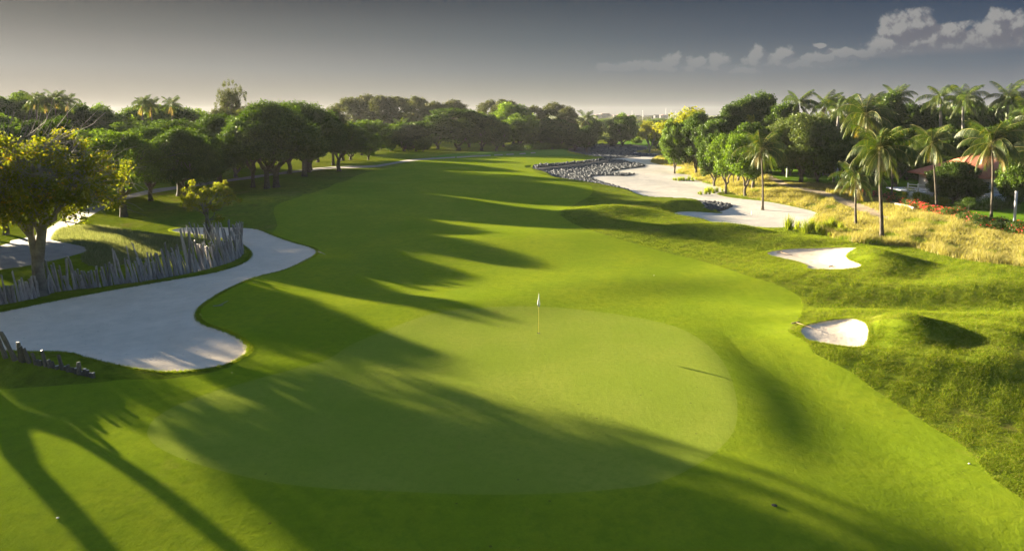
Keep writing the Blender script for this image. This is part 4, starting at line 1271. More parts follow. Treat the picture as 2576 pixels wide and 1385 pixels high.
def palm(x, y, crown_z, size, label, group='coconut palms at the garden edge', lean=(0.0, 0.0), seed=0, royal=False, rad=0.15, nf=36, wind=0.25, coconuts=False, stems=True):
    global _coco
    rng = random.Random(seed)
    z = ground(x, y)
    h = crown_z - z
    root = empty('royal_palm' if royal else 'coconut_palm', (x, y, z))
    n = 14
    t = np.linspace(0, 1, n)
    P = np.stack([lean[0] * t ** 1.5 * h + 0.02 * h * np.sin(t * 3.0 + seed), lean[1] * t ** 1.5 * h, t * h], 1)
    P[0, 2] = -0.3
    P[:, :2] -= P[0, :2]
    r = rad * (1 - 0.42 * t) + rad * 0.9 * np.exp(-t * h / 0.35)
    if royal:
        r = rad * (1.0 + 0.35 * np.sin(t * 2.6)) * (1 - 0.3 * t)
    r = r * (1 + 0.04 * np.sin(t * 60))
    mb = MB()
    mb.tube(P, r, 9)
    obj('trunk', mb.mesh('palm_trunk', M['royal_bark' if royal else 'palm_bark'], True), root)
    top = P[-1]
    if royal:
        m2 = MB()
        m2.tube([top, top + np.array([0, 0, 0.5]), top + np.array([0, 0, 1.1])], [rad * 0.75, rad * 0.8, rad * 0.4], 8)
        obj('crownshaft', m2.mesh('crownshaft', M['hedge_yel'], True), root)
        top = top + np.array([0, 0, 1.0])
    seq = []
    for i in range(nf):
        u = i / (nf - 1)
        seq.append('up' if u < 0.24 else 'out' if u < 0.55 else 'down' if u < 0.82 else 'low')
    if not royal:
        seq += ['dry'] * 2
    for i, kd in enumerate(seq):
        fm, sm = FR[kd][rng.randrange(len(FR[kd]))]
        az = i * 2.39996 + rng.uniform(-0.25, 0.25)
        # wind from the left bends the crown towards the right
        az = az - wind * math.sin(az)
        s = size * 1.0 * rng.uniform(0.72, 1.15)
        f = obj('frond', fm, root, tuple(top), (rng.uniform(-0.25, 0.25), rng.uniform(-0.12, 0.12), az), (s, s, s))
        if stems:
            obj('stem', sm, f)
    if coconuts:
        if _coco is None:
            m3 = MB()
            for j in range(10):
                a = j * 0.63
                c = np.array([math.cos(a) * 0.28, math.sin(a) * 0.28, -0.35 - 0.12 * (j % 3)])
                th = np.linspace(0, math.pi, 5)
                pr = np.stack([c[0] + 0 * th, c[1] + 0 * th, c[2] - np.cos(th) * 0.15], 1)
                m3.tube(pr, np.maximum(0.13 * np.sin(th), 0.01), 7)
            _coco = m3.mesh('coconut_bunch', M['coconut'], True)
        obj('coconut_bunch', _coco, root, tuple(top))
    tag(root, label, 'palm', group)
    return root


def palm_px(vx, vy, ctop, size, label, cx=None, **k):
    x, y, z = place(vx, vy)
    ax, _, cz = at_depth(cx if cx is not None else vx, ctop, y)
    h = cz - z
    k.setdefault('lean', ((ax - x) / h, 0.0))
    return palm(x, y, cz, size, label, **k)


def palm_far(vx, Y, ctop, size, label, **k):
    x, y, cz = at_depth(vx, ctop, Y)
    return palm(x, y, cz, size, label, **k)


palm_px(1918, 528, 378, 1.05, 'tall palm standing alone in the waste sand', cx=1920, seed=1, nf=40)
palm_px(2218, 602, 380, 1.02, 'nearest palm at the edge of the dry grass, thick straight trunk', cx=2222, seed=2, rad=0.19, nf=44)
palm_px(2153, 566, 452, 0.82, 'short palm left of the nearest one, drooping fronds', cx=2156, seed=3, nf=40)
palm_px(2356, 524, 362, 1.05, 'slim palm leaning over the flower bed in front of the white balcony', cx=2340, seed=4, nf=44)
palm_px(2493, 553, 362, 1.12, 'palm laden with yellow coconuts in front of the tiled roof', cx=2487, seed=5, nf=46, coconuts=True)
palm_px(2242, 498, 360, 0.9, 'thin palm behind the nearest palm, trunk at the flower bed', cx=2236, seed=6, nf=20)
palm_far(2182, 104, 292, 1.35, 'high palm with the largest crown above the garden', seed=7, nf=40)
palm_px(1703, 410, 372, 0.95, 'low young palm under the airy yellow-green tree', seed=8, nf=14)
palm_px(2610, 545, 380, 1.1, 'palm at the right edge of the picture', seed=9, nf=26)
G3 = 'palms rising above the wood behind the garden'
for i, (vx, Y, ct, s, ry, lb) in enumerate([
        (2016, 142, 262, 1.15, False, 'leftmost palm rising above the wood behind the garden'),
        (2082, 142, 266, 1.15, False, 'bushy palm second from the left above the wood'),
        (2132, 146, 262, 1.0, False, 'spiky palm left of the largest high palm'),
        (2104, 125, 292, 1.0, True, 'smooth-trunked palm below the spiky palm'),
        (2248, 146, 248, 1.1, False, 'palm poking through the dark tree right of the largest palm'),
        (2365, 135, 262, 1.25, True, 'royal palm with a pale swollen trunk left of the twin royals'),
        (2428, 130, 268, 1.25, True, 'royal palm with a long white trunk, middle of the row'),
        (2543, 128, 262, 1.25, True, 'royal palm nearest the right edge of the wood'),
        (2590, 120, 290, 1.2, False, 'palm beside the royal palm at the right edge')]):
    palm_far(vx, Y, ct, s, lb, group=G3, seed=20 + i, royal=ry, rad=0.24 if ry else 0.16, nf=26, stems=False)
G4 = 'palms in the wood behind the grove'
for i, (vx, Y, ct, s) in enumerate([(86, 150, 254, 0.95), (118, 150, 256, 0.9), (145, 152, 250, 0.95), (172, 152, 258, 0.85), (254, 165, 285, 0.8), (352, 158, 264, 0.95), (376, 158, 266, 0.85), (432, 158, 266, 0.85), (1476, 255, 300, 1.3), (1010, 258, 318, 1.3)]):
    palm_far(vx, Y, ct, s, ['palm leftmost of the four behind the yellow-leaved tree', 'palm second of the four behind the yellow-leaved tree', 'palm with an upright spear, third of the four behind the yellow-leaved tree',
                            'palm rightmost of the four behind the yellow-leaved tree', 'small palm in the dip of the left skyline', 'palm on the left skyline, left one of a pair', 'palm on the left skyline, right one of a pair',
                            'palm on the left skyline nearest the tall feathery tree', 'palm in the tree line left of the city view', 'pale palm among the dark trees of the fairway end'][i], group=G4, seed=50 + i, nf=22, stems=False)


# ------------------------------------------------------------------ posts
def post_mesh(i):
    rng = np.random.default_rng(1000 + i)
    mb = MB()
    n = 6
    t = np.linspace(0, 1, n)
    bend = 0.10 * rng.normal()
    P = np.stack([bend * np.sin(t * 2.6) * 0.6, 0.05 * rng.normal() * t, t * 1.0], 1)
    P[0, 2] = -0.18
    r = 0.5 * (1 - 0.25 * t) * (1 + 0.07 * rng.normal(size=n))
    k = 8
    mb.tube(np.stack([P[:, 0], P[:, 1], P[:, 2]], 1) * np.array([1, 1, 1]), r * 0.0 + 1e-3, k, cap=False)
    V = mb.V[0].reshape(n, k, 3)
    th = np.linspace(0, 2 * math.pi, k, endpoint=False)
    for a in range(n):
        V[a, :, 0] = P[a, 0] + np.cos(th) * r[a] * (1 + 0.08 * rng.normal(size=k))
        V[a, :, 1] = P[a, 1] + np.sin(th) * r[a]
        V[a, :, 2] = P[a, 2] + (0.03 * np.cos(th) if a == n - 1 else 0)
    mb.V[0] = V.reshape(-1, 3)
    c = mb.n
    mb.V.append(np.array([[P[-1, 0], P[-1, 1], P[-1, 2] + 0.0]]))
    mb.n += 1
    jj = np.arange(k)
    mb.F3.append(np.stack([(n - 1) * k + jj, (n - 1) * k + (jj + 1) % k, np.full(k, c)], -1))
    me = mb.mesh('post', M['post'])
    me.materials.append(M['post_end'])
    for p in me.polygons:
        if len(p.vertices) == 3:
            p.material_index = 1
        else:
            p.use_smooth = True
    return me


POSTS = [post_mesh(i) for i in range(8)]
DARKP = []
for _m in POSTS[:4]:
    _d = _m.copy()
    _d.materials[0] = M['post_dark']
    DARKP.append(_d)
PR = random.Random(8)


def one_post(x, y, hgt, dia, lean, label, group, dark=False):
    """lean: tilt of the top towards the left of the view, in radians"""
    z = ground(x, y)
    o = obj('timber_post', PR.choice(DARKP if dark else POSTS), None, (x, y, z))
    # mesh has unit height and unit diameter; the bend scales with the diameter
    o.scale = (dia, dia, hgt)
    e = Vector((-math.sin(lean), PR.uniform(-0.06, 0.06), math.cos(lean)))
    q = e.to_track_quat('Z', 'Y')
    o.rotation_mode = 'QUATERNION'
    from mathutils import Quaternion
    o.rotation_quaternion = q @ Quaternion((0, 0, 1), PR.uniform(0, 6.28))
    tag(o, label, 'post', group)
    return o


def post_line(pts, hfun, spacing, sect, lean=(0.2, 0.12), dia=(0.10, 0.17), rows=1):
    W = [place(a, b)[:2] for a, b in pts]
    W = np.array(W)
    seg = np.hypot(*np.diff(W, axis=0).T)
    s = np.concatenate([[0], np.cumsum(seg)])
    d = 0.0
    i = 0
    while d < s[-1]:
        x = np.interp(d, s, W[:, 0]); y = np.interp(d, s, W[:, 1])
        f = d / s[-1]
        hgt = hfun(f)
        lb, gr = sect(f, hgt)
        one_post(x + PR.uniform(-0.06, 0.06), y + PR.uniform(-0.12, 0.12), hgt, PR.uniform(*dia), PR.gauss(*lean), lb, gr)
        d += spacing * PR.uniform(0.75, 1.3)
        i += 1


FRONT = [(-120, 790), (-40, 772), (0, 766), (46, 758), (91, 748), (120, 739), (150, 732), (199, 726), (239, 723), (273, 718), (313, 712), (352, 708), (402, 700), (443, 693),
         (488, 684), (514, 678), (550, 668), (576, 660), (600, 649), (611, 637)]


def hf_front(f):
    base = 1.35 + 0.75 * min(1, max(0, (f - 0.35) / 0.3))
    r = PR.random()
    h = base * PR.uniform(0.72, 1.15)
    if r < 0.16:
        h = base * PR.uniform(1.3, 1.75)
    return h


_pc = {}


def _cnt(t):
    _pc[t] = _pc.get(t, 0) + 1
    return t % ORD[_pc[t] - 1]


def sect_front(f, h):
    where = ('left of the yellow-leaved tree' if f < 0.31 else 'just right of the yellow-leaved tree' if f < 0.5 else 'in the middle of the fence' if f < 0.78 else 'on the right curve of the fence')
    if f < 0.11: where = 'at the left edge'
    kind = 'tall grey post' if h > 2.2 else 'short grey post' if h < 1.3 else 'grey leaning post'
    k = (kind, where)
    _pc[k] = _pc.get(k, 0) + 1
    n = _pc[k]
    return '%s %s, %s' % (kind, where, ORD[n - 1] + ' of its height'), 'fence posts, %s, %s' % (kind, where)


post_line(FRONT, hf_front, 0.112, sect_front, dia=(0.125, 0.20))
post_line([(611, 630), (606, 618), (598, 608), (575, 604), (556, 604), (533, 601), (512, 599), (490, 598)], lambda f: PR.uniform(1.5, 2.6) * (1 - 0.35 * f), 0.22,
          lambda f, h: (_cnt('dark post, %s in the back row counting from the fence curve'), 'dark posts of the back row'), lean=(0.12, 0.12))
post_line([(478, 597), (460, 595), (440, 594)], lambda f: PR.uniform(0.35, 0.9), 0.6, lambda f, h: (_cnt('low dark stump, %s from the right at the end of the back row'), 'low stumps of the back row'), lean=(0.05, 0.1))
LOW = [(-60, 892, 1.6, .2, .33), (-30, 895, 1.7, .19, .33), (-8, 898, 1.75, .2, .33), (14, 901, 1.55, .19, .33), (38, 905, 2.0, .2, .38), (54, 907, 1.2, .19, .12), (61, 909, 1.0, .19, .2), (74, 911, .95, .17, .34), (91, 915, .75, .17, .3),
       (98, 917, .35, .15, .3), (103, 918, .32, .14, .1), (115, 920, 1.0, .16, .22), (126, 922, .45, .2, .3), (136, 924, .42, .16, .3), (144, 927, .2, .18, 0), (157, 928, .95, .15, .22), (165, 930, .25, .14, .1), (173, 933, .42, .17, .1),
       (180, 935, .3, .1, .1), (186, 936, .32, .11, .15), (192, 938, .34, .18, 0), (200, 940, .75, .2, .03), (207, 942, .22, .14, 0), (213, 943, .40, .18, 0), (221, 945, .38, .17, 0), (228, 947, .26, .14, 0), (235, 949, .30, .16, 0)]
LN = ['near the left edge', 'at the lower left corner of the sand']
for i, (a, b, h, dd, ln) in enumerate(LOW):
    x, y, z = place(a, b)
    hh = h * 0.72
    one_post(x, y, hh, dd * 1.1, ln, 'log post, %s from the right in the low near row' % ORD[len(LOW) - 1 - i], 'low log posts at the near bunker edge', dark=True)


# ------------------------------------------------------------------ timber edging of the waste area
def edging(pts, lip, label, z0=-0.15, above=0.05, thick=0.16):
    W = np.array([px2w(a, b, ZW + 0.0) for a, b in pts])
    seg = np.hypot(*np.diff(W, axis=0).T)
    s = np.concatenate([[0], np.cumsum(seg)])
    n = int(s[-1] / 0.22)
    mb = MB()
    rng = np.random.default_rng(len(pts))
    for i in range(n):
        d = (i + 0.5) * s[-1] / n
        x = np.interp(d, s, W[:, 0]); y = np.interp(d, s, W[:, 1])
        zt = lip + rng.uniform(-0.05, 0.05)
        r = 0.105 * rng.uniform(0.85, 1.1)
        mb.tube([(x, y, ZW - 0.4), (x, y, (ZW + zt) / 2), (x + rng.normal() * 0.015, y, zt)], [r, r * 0.98, r * 0.93], 6)
    me = mb.mesh('edging', M['post'])
    me_o = obj('timber_edging', me)
    tag(me_o, label, 'retaining wall', 'timber edgings of the waste area')


edging([(1332, 431), (1345, 432), (1411, 426), (1480, 418), (1528, 410), (1533, 403)], -0.12, 'long upright-log edging along the fairway tongue above the rocks')
edging([(1380, 441), (1411, 457), (1466, 465), (1522, 476), (1591, 490), (1633, 504), (1689, 507), (1744, 511), (1770, 516), (1778, 522), (1768, 529)], -0.62, 'low curved log edging along the near side of the rock bed')
edging([(1430, 379), (1460, 375), (1494, 371), (1503, 366)], 0.1, 'short log edging above the far rocks, left piece')
edging([(1503, 370), (1550, 368), (1600, 370), (1628, 373)], -0.1, 'straight log edging behind the far rocks')


# ------------------------------------------------------------------ rocks
def rock_mesh(i):
    rng = np.random.default_rng(300 + i)
    import bmesh
    bm = bmesh.new()
    bmesh.ops.create_icosphere(bm, subdivisions=1, radius=0.5)
    for v in bm.verts:
        v.co *= rng.uniform(0.72, 1.15)
        v.co.x *= 1.15
        v.co.z *= 0.8
    V = np.array([v.co[:] for v in bm.verts])
    F = np.array([[v.index for v in f.verts] for f in bm.faces])
    bm.free()
    return V, F


RK = [rock_mesh(i) for i in range(7)]
rkm = [mesh('rock', V, F, M['rock']) for V, F in RK]


def scatter(P, n, rng, inset=0.0, wfun=None):
    a, b, c, d = P.bb
    out = []
    while sum(len(o) for o in out) < n:
        X = rng.uniform(a, c, n * 3); Y = rng.uniform(b, d, n * 3)
        k = P.sdf(X, Y, 3.0) > inset
        if wfun is not None:
            k &= rng.random(len(X)) < wfun(X, Y)
        out.append(np.stack([X[k], Y[k]], 1))
    return np.concatenate(out)[:n]


def put_rocks():
    rng = np.random.default_rng(9)
    A = np.concatenate([scatter(P_ROCK, 6500, rng, 0.35, lambda X, Y: np.clip((85.0 / Y) ** 2.2 * 1.6, 0.05, 1)), scatter(P_ROCK2, 3600, rng, 0.5)])
    Z = HF(A[:, 0], A[:, 1])
    sz = np.clip(rng.lognormal(math.log(0.36), 0.33, len(A)), 0.18, 0.85)
    far = A[:, 1] > 150
    sz[far] *= 1.15
    order = np.argsort(-(sz / A[:, 1]))
    near = order[:300]
    for j in near:
        x, y = A[j]
        o = obj('rock', rkm[j % 7], None, (x, y, Z[j] + sz[j] * 0.16), (rng.uniform(-0.5, 0.5), rng.uniform(-0.5, 0.5), rng.uniform(0, 6.28)), (sz[j] * rng.uniform(0.8, 1.25), sz[j], sz[j] * rng.uniform(0.7, 1.0)))
        vx = CX + FPX * x / y
        w = ('at the near tip of the bed' if vx > 1725 else 'on the narrow strip along the curved log edging' if y < 112 else 'in the middle of the large bed' if y < 140 else 'under the long log wall')
        z3 = 'big' if sz[j] > 0.62 else 'middling' if sz[j] > 0.47 else 'smaller'
        tag(o, '%s dark angular rock %s' % (z3, w), 'rock', '%s rocks %s' % (z3, w))
    V, F, off = [], [], 0
    for j in order[300:]:
        v, f = RK[j % 7]
        th = rng.uniform(0, 6.28)
        c, s = math.cos(th), math.sin(th)
        q = v * sz[j] * rng.uniform(0.8, 1.2)
        q = np.stack([q[:, 0] * c - q[:, 1] * s, q[:, 0] * s + q[:, 1] * c, q[:, 2]], 1) + np.array([A[j, 0], A[j, 1], Z[j] + sz[j] * 0.14 + rng.uniform(0, 0.12)])
        V.append(q); F.append(f + off); off += len(q)
    o = obj('rock_bed', mesh('rock_bed', np.concatenate(V), np.concatenate(F), M['rock']))
    tag(o, 'beds of dark broken rock between fairway and sand', 'rocks', kind='stuff')


put_rocks()


# ------------------------------------------------------------------ grasses (nobody could count them)
def blades(XY, Z, rng, h, w, lean=0.35, per=1, spread=0.1, wind=(0.15, -0.1)):
    n = len(XY) * per
    B = np.repeat(np.concatenate([XY, Z[:, None]], 1), per, 0)
    B[:, :2] += rng.normal(size=(n, 2)) * spread
    H = (h if np.ndim(h) == 0 else np.repeat(h, per)) * rng.uniform(0.55, 1.2, n)
    th = rng.uniform(0, 2 * math.pi, n)
    side = np.stack([np.cos(th), np.sin(th), 0 * th], 1) * (w * rng.uniform(0.7, 1.3, n))[:, None]
    top = B + np.stack([rng.normal(size=n) * lean * H + wind[0] * H, rng.normal(size=n) * lean * H + wind[1] * H, H], 1)
    V = np.stack([B - side, B + side, top], 1).reshape(-1, 3)
    return V, np.arange(n * 3).reshape(n, 3), rng.random(n)


def grass_obj(name, label, XY, h, w, mat, rng, **k):
    Z = HF(XY[:, 0], XY[:, 1]) - 0.02
    v, f, r = blades(XY, Z, rng, h, w, **k)
    o = obj(name, leaf_mesh(name, [(v, f, r)], M[mat]))
    tag(o, label, 'grass', kind='stuff')


def put_grass():
    rng = np.random.default_rng(21)
    pn = lambda X, Y: np.sin(X * 0.31 + 1) * np.sin(Y * 0.23 + 2) + 0.6 * np.sin(X * 0.83 + Y * 0.41) + 0.5 * np.sin(X * 1.7 - Y * 1.1)
    dens = lambda X, Y: np.clip((75.0 / Y) ** 1.6, 0.08, 1) * (P_DIRT.sdf(X, Y, 2.0) < 0.2) * (0.35 + 0.65 * (pn(X, Y) > -0.7))
    XY = scatter(P_TALL, 60000, rng, 0.05, dens)
    g = pn(XY[:, 0] + 7, XY[:, 1] * 1.2)
    hh = 0.50 + 0.22 * pn(XY[:, 0] * 0.9, XY[:, 1])
    m = g > 0.85
    grass_obj('dry_grass', 'tall straw-coloured grass between the sand and the garden', XY[~m], np.clip(hh[~m], 0.25, 0.9), 0.03, 'grass_dry', rng, per=3, spread=0.18)
    grass_obj('green_grass', 'green patches in the tall straw-coloured grass', XY[m], np.clip(hh[m] * 0.7, 0.15, 0.6), 0.03, 'grass_green', rng, per=3, spread=0.15)
    XY = scatter(P_MND, 12000, rng, 0.05)
    grass_obj('grey_grass', 'pale fuzzy grass mound behind the post fence', XY, 0.36, 0.02, 'grass_grey', rng, per=3, spread=0.1)
    # coarse rough on the near right, and a fringe round the bunkers
    n = 700000
    Y = 1 / rng.uniform(1 / 95.0, 1 / 19.0, n)
    X = Y * rng.uniform(-0.10, 0.76, n)
    k = (P_FAIR.sdf(X, Y, 1.0) < 0.05) & (P_TALL.sdf(X, Y, 1.0) < 0) & (P_WASTE.sdf(X, Y, 1.0) < 0) & (P_GREEN.sdf(X, Y, 1.0) < 0) & (P_B1.sdf(X, Y, 1.0) < 0) & (P_B2.sdf(X, Y, 1.0) < 0) & (P_LAWN.sdf(X, Y, 1) < 0)
    k &= rng.random(n) < 0.45 + 0.35 * np.sin(X * 2.3 + 1) * np.sin(Y * 2.9) + 0.3 * np.sin(X * 5.3) * np.sin(Y * 4.1 + 1)
    XY = np.stack([X[k], Y[k]], 1)
    grass_obj('rough_grass', 'coarse unmown grass around the right-hand bunkers', XY, np.clip(0.0032 * XY[:, 1], 0.06, 0.17), 0.014, 'grass_rough', rng, per=2, spread=0.05, lean=0.8)
    fr = []
    for P, n_, lo in ((P_LB, 16000, 0.28), (P_B1, 2500, 0.15), (P_B2, 3500, 0.2), (P_WASTE, 14000, 0.3)):
        a, b, c, d = P.bb
        X = rng.uniform(a - 1, c + 1, n_ * 60); Y = rng.uniform(b - 1, min(d, 160) + 1, n_ * 60)
        s = P.sdf(X, Y, 1.0)
        k = (s < 0.05) & (s > -lo)
        fr.append(np.stack([X[k], Y[k]], 1)[:n_])
    grass_obj('edge_grass', 'ragged grass fringe hanging over the sand edges', np.concatenate(fr), 0.10, 0.012, 'grass_rough', rng, per=2, spread=0.04, lean=0.5)


put_grass()


# lime-green tufts planted in the sand, one by one
def tuft_mesh(i):
    rng = np.random.default_rng(60 + i)
    n = 170
    XY = rng.normal(size=(n, 2)) * 0.10
    v, f, r = blades(XY, np.zeros(n), rng, 0.85, 0.022, lean=0.20, per=1, spread=0.0, wind=(0.1, 0))
    return leaf_mesh('tuft', [(v, f, r)], M['tuft'])


TU = [tuft_mesh(i) for i in range(3)]
T1 = [(1983, 578, 34), (2006, 575, 20), (2014, 583, 12), (2072 - 44, 585, 30), (2041, 577, 26), (2048, 588, 12), (2058, 582, 24), (2070, 590, 16), (2080, 580, 26), (2092, 577, 30), (2097, 585, 14), (2108, 588, 14), (2104, 577, 20), (2116, 580, 22), (2126, 586, 16), (2138, 590, 14), (2086, 594, 10)]
T2 = [(1757, 487, 4), (1763, 489, 9), (1775, 487, 11), (1782, 483, 14), (1788, 481, 12), (1785, 488, 6), (1795, 485, 12), (1804, 482, 12), (1817, 480, 7), (1826, 477, 11), (1775, 480, 8)]
T3 = [(1694, 452, 6), (1700, 453, 7), (1708, 454, 9), (1713, 453, 9), (1720, 454, 10), (1727, 454, 6), (1733, 453, 11), (1741, 452, 8), (1744, 455, 6), (1752, 452, 7)]
for si, (TT, wh) in enumerate(((T1, 'near corner of the waste sand'), (T2, 'middle group where the sand narrows'), (T3, 'far row by the dry grass'))):
    TT = sorted(TT)
    for i, (a, b, hp) in enumerate(TT):
        x, y, z = place(a, b + 1)
        h = hp * y / FPX
        o = obj('grass_tuft', TU[i % 3], None, (x, y, z), (0, 0, PR.uniform(0, 6)), (h * 1.15 + 0.2, h * 1.15 + 0.2, max(0.35, h) * 1.3))
        tag(o, 'lime tuft, %s from the left in the %s' % (ORD[i], wh), 'grass tuft', 'lime grass tufts in the waste sand')


# ------------------------------------------------------------------ flag and small things on the course
def flagstick():
    x, y, z = place(1355, 838)
    root = empty('golf_flag', (x, y, z))
    mb = MB()
    mb.tube([(0, 0, -0.1), (0, 0, 1.0), (-0.01, 0, 2.25)], [0.010, 0.009, 0.008], 8)
    obj('pole', mb.mesh('flag_pole', M['yellow_paint'], True), root)
    mb = MB()
    mb.tube([(-0.01, 0, 2.25), (-0.01, 0, 2.31)], [0.018, 0.010], 8)
    obj('pole_tip', mb.mesh('flag_tip', M['black']), root)
    # limp cloth hanging in folds down the pole
    n, m = 16, 22
    V = []
    for i in range(n):
        u = i / (n - 1)
        hz = 2.22 - 0.66 * u
        wdt = 0.015 + 0.135 * u ** 1.2 * (1.0 if u < 0.85 else 1 - (u - 0.85) * 2.5)
        for j in range(m):
            s = j / (m - 1)
            fx = (s - 0.58) * 2 * wdt * 0.62
            fy = -0.02 - 0.055 * math.sin(s * 9.5 + 0.5) * u - 0.03 * u
            V.append((fx + 0.012, fy, hz - 0.06 * abs(s - 0.5) * -u - (0.08 * u * (1 - 2 * abs(s - 0.55)))))
    F = [(i * m + j, i * m + j + 1, (i + 1) * m + j + 1, (i + 1) * m + j) for i in range(n - 1) for j in range(m - 1)]
    me = mesh('flag_cloth', V, np.array(F), M['cloth'], True)
    me.materials.append(M['blue'])
    for k, p in enumerate(me.polygons):
        i, j = divmod(k, m - 1)
        if (3 <= i <= 8 and 8 <= j <= 12) or i == n - 2 or (i > 8 and abs(j - (4 + (i - 8) * 2.2)) < 1):
            p.material_index = 1
    cl = obj('flag', me, root)
    mod = cl.modifiers.new('thick', 'SOLIDIFY')
    mod.thickness = 0.004
    tag(root, 'yellow pole with a limp white and blue flag in the putting green hole', 'flag')
    # the hole
    mb = MB()
    k = 24
    th = np.linspace(0, 2 * math.pi, k, endpoint=False)
    ring = lambda r, zz: np.stack([np.cos(th) * r, np.sin(th) * r, 0 * th + zz], 1)
    V = np.concatenate([ring(0.085, 0.012), ring(0.062, 0.014), ring(0.060, -0.008)])
    F = [(i, (i + 1) % k, k + (i + 1) % k, k + i) for i in range(k)] + [(k + i, k + (i + 1) % k, 2 * k + (i + 1) % k, 2 * k + i) for i in range(k)]
    mb.add(V, F)
    mb.add(np.concatenate([ring(0.0605, 0.008), [[0, 0, 0.008]]]), [(i, (i + 1) % k, k) for i in range(k)])
    o = obj('golf_hole', mb.mesh('golf_hole', M['black']), None, (x, y, z))
    tag(o, 'dark hole cup at the foot of the flag pole', 'hole')


flagstick()


def rake(vx, vy, ang, label, tip=False):
    x, y, z = place(vx, vy)
    root = empty('bunker_rake', (x, y, z + 0.03), ang)
    mb = MB()
    mb.tube([(0, 0, 0.06), (0.0, 0.8, 0.05), (0, 1.5, 0.04)], [0.016, 0.016, 0.015], 7)
    obj('handle', mb.mesh('rake_handle', M['wood'], True), root)
    mb = MB()
    mb.box((-0.32, -0.03, 0.03), (0.32, 0.03, 0.07))
    for i in range(12):
        xx = -0.30 + i * 0.0545
        mb.tube([(xx, 0, 0.03), (xx, 0, -0.05)], [0.012, 0.006], 5)
    obj('rake_head', mb.mesh('rake_head', M['darkwood']), root)
    tag(root, label, 'rake', 'rakes lying by the bunkers')


rake(1962, 636, 3.5, 'rake lying in the left tip of the far right bunker')
rake(2090, 671, 0.7, 'rake lying in the middle of the far right bunker')
rake(2002, 814, 3.6, 'rake lying on the grass beside the oval bunker')
rake(1812, 571, 1.4, 'rake lying on the grass by the waste sand mound')


def stick(pts, label, r=0.03):
    W = []
    for a, b in pts:
        x, y, z = place(a, b)
        W.append((x, y, z + 0.05))
    W = np.array(W)
    mb = MB()
    c = W[0].copy()
    mb.tube(W - c, np.linspace(r, r * 0.5, len(W)), 6)
    o = obj('fallen_branch', mb.mesh('fallen_branch', M['twig'], True), None, tuple(c))
    tag(o, label, 'branch')


stick([(536, 771), (551, 770), (562, 769)], 'short fallen branch on the grass by the bunker bend')
stick([(552, 770), (562, 764), (574, 758)], 'thin fallen branch angled beside the shorter one by the bunker bend')
stick([(800, 634), (810, 637), (818, 641)], 'fallen branch on the fairway right of the sand')
for i, (a, b, lb) in enumerate([(145, 1303, 'small white stone on the near left fairway'), (160, 620, 'white stone at the edge of the cart path'), (1645, 693, 'pale chip lying on the sunny fairway'), (2438, 1166, 'white pebble in the near right grass')]):
    x, y, z = place(a, b)
    o = obj('stone', rkm[i % 7], None, (x, y, z + 0.02), (0, 0, i), (0.09, 0.09, 0.06))
    o.data = o.data.copy(); o.data.materials[0] = M['cream']
    tag(o, lb, 'stone')
x, y, z = place(1948, 1271)
mb = MB()
th = np.linspace(0, 2 * math.pi, 20, endpoint=False)
mb.add(np.concatenate([np.stack([np.cos(th) * 0.09, np.sin(th) * 0.09, 0 * th + 0.01], 1), np.stack([np.cos(th) * 0.06, np.sin(th) * 0.06, 0 * th + 0.03], 1), [[0, 0, 0.02]]]),
       [(i, (i + 1) % 20, 20 + (i + 1) % 20, 20 + i) for i in range(20)])
mb.F3.append(np.array([(20 + i, 20 + (i + 1) % 20, 40) for i in range(20)]))
o = obj('drain_cover', mb.mesh('drain_cover', M['black']), None, (x, y, z + 0.01))
tag(o, 'small dark round drain cover in the grass hollow below the green', 'drain')
x, y, z = place(2225 - 298 - 3, 681 / 1.0 if False else 590)
x, y, z = place(1926, 588 - 4)
x, y, z = place(1890, 540)
mb = MB()
mb.tube([(0, 0, -0.1), (0, 0, 0.55)], [0.03, 0.03], 7)
o = obj('marker_stake', mb.mesh('marker_stake', M['white']), None, (x, y, z))
tag(o, 'thin white marker stake in the waste sand near the lone palm', 'stake')


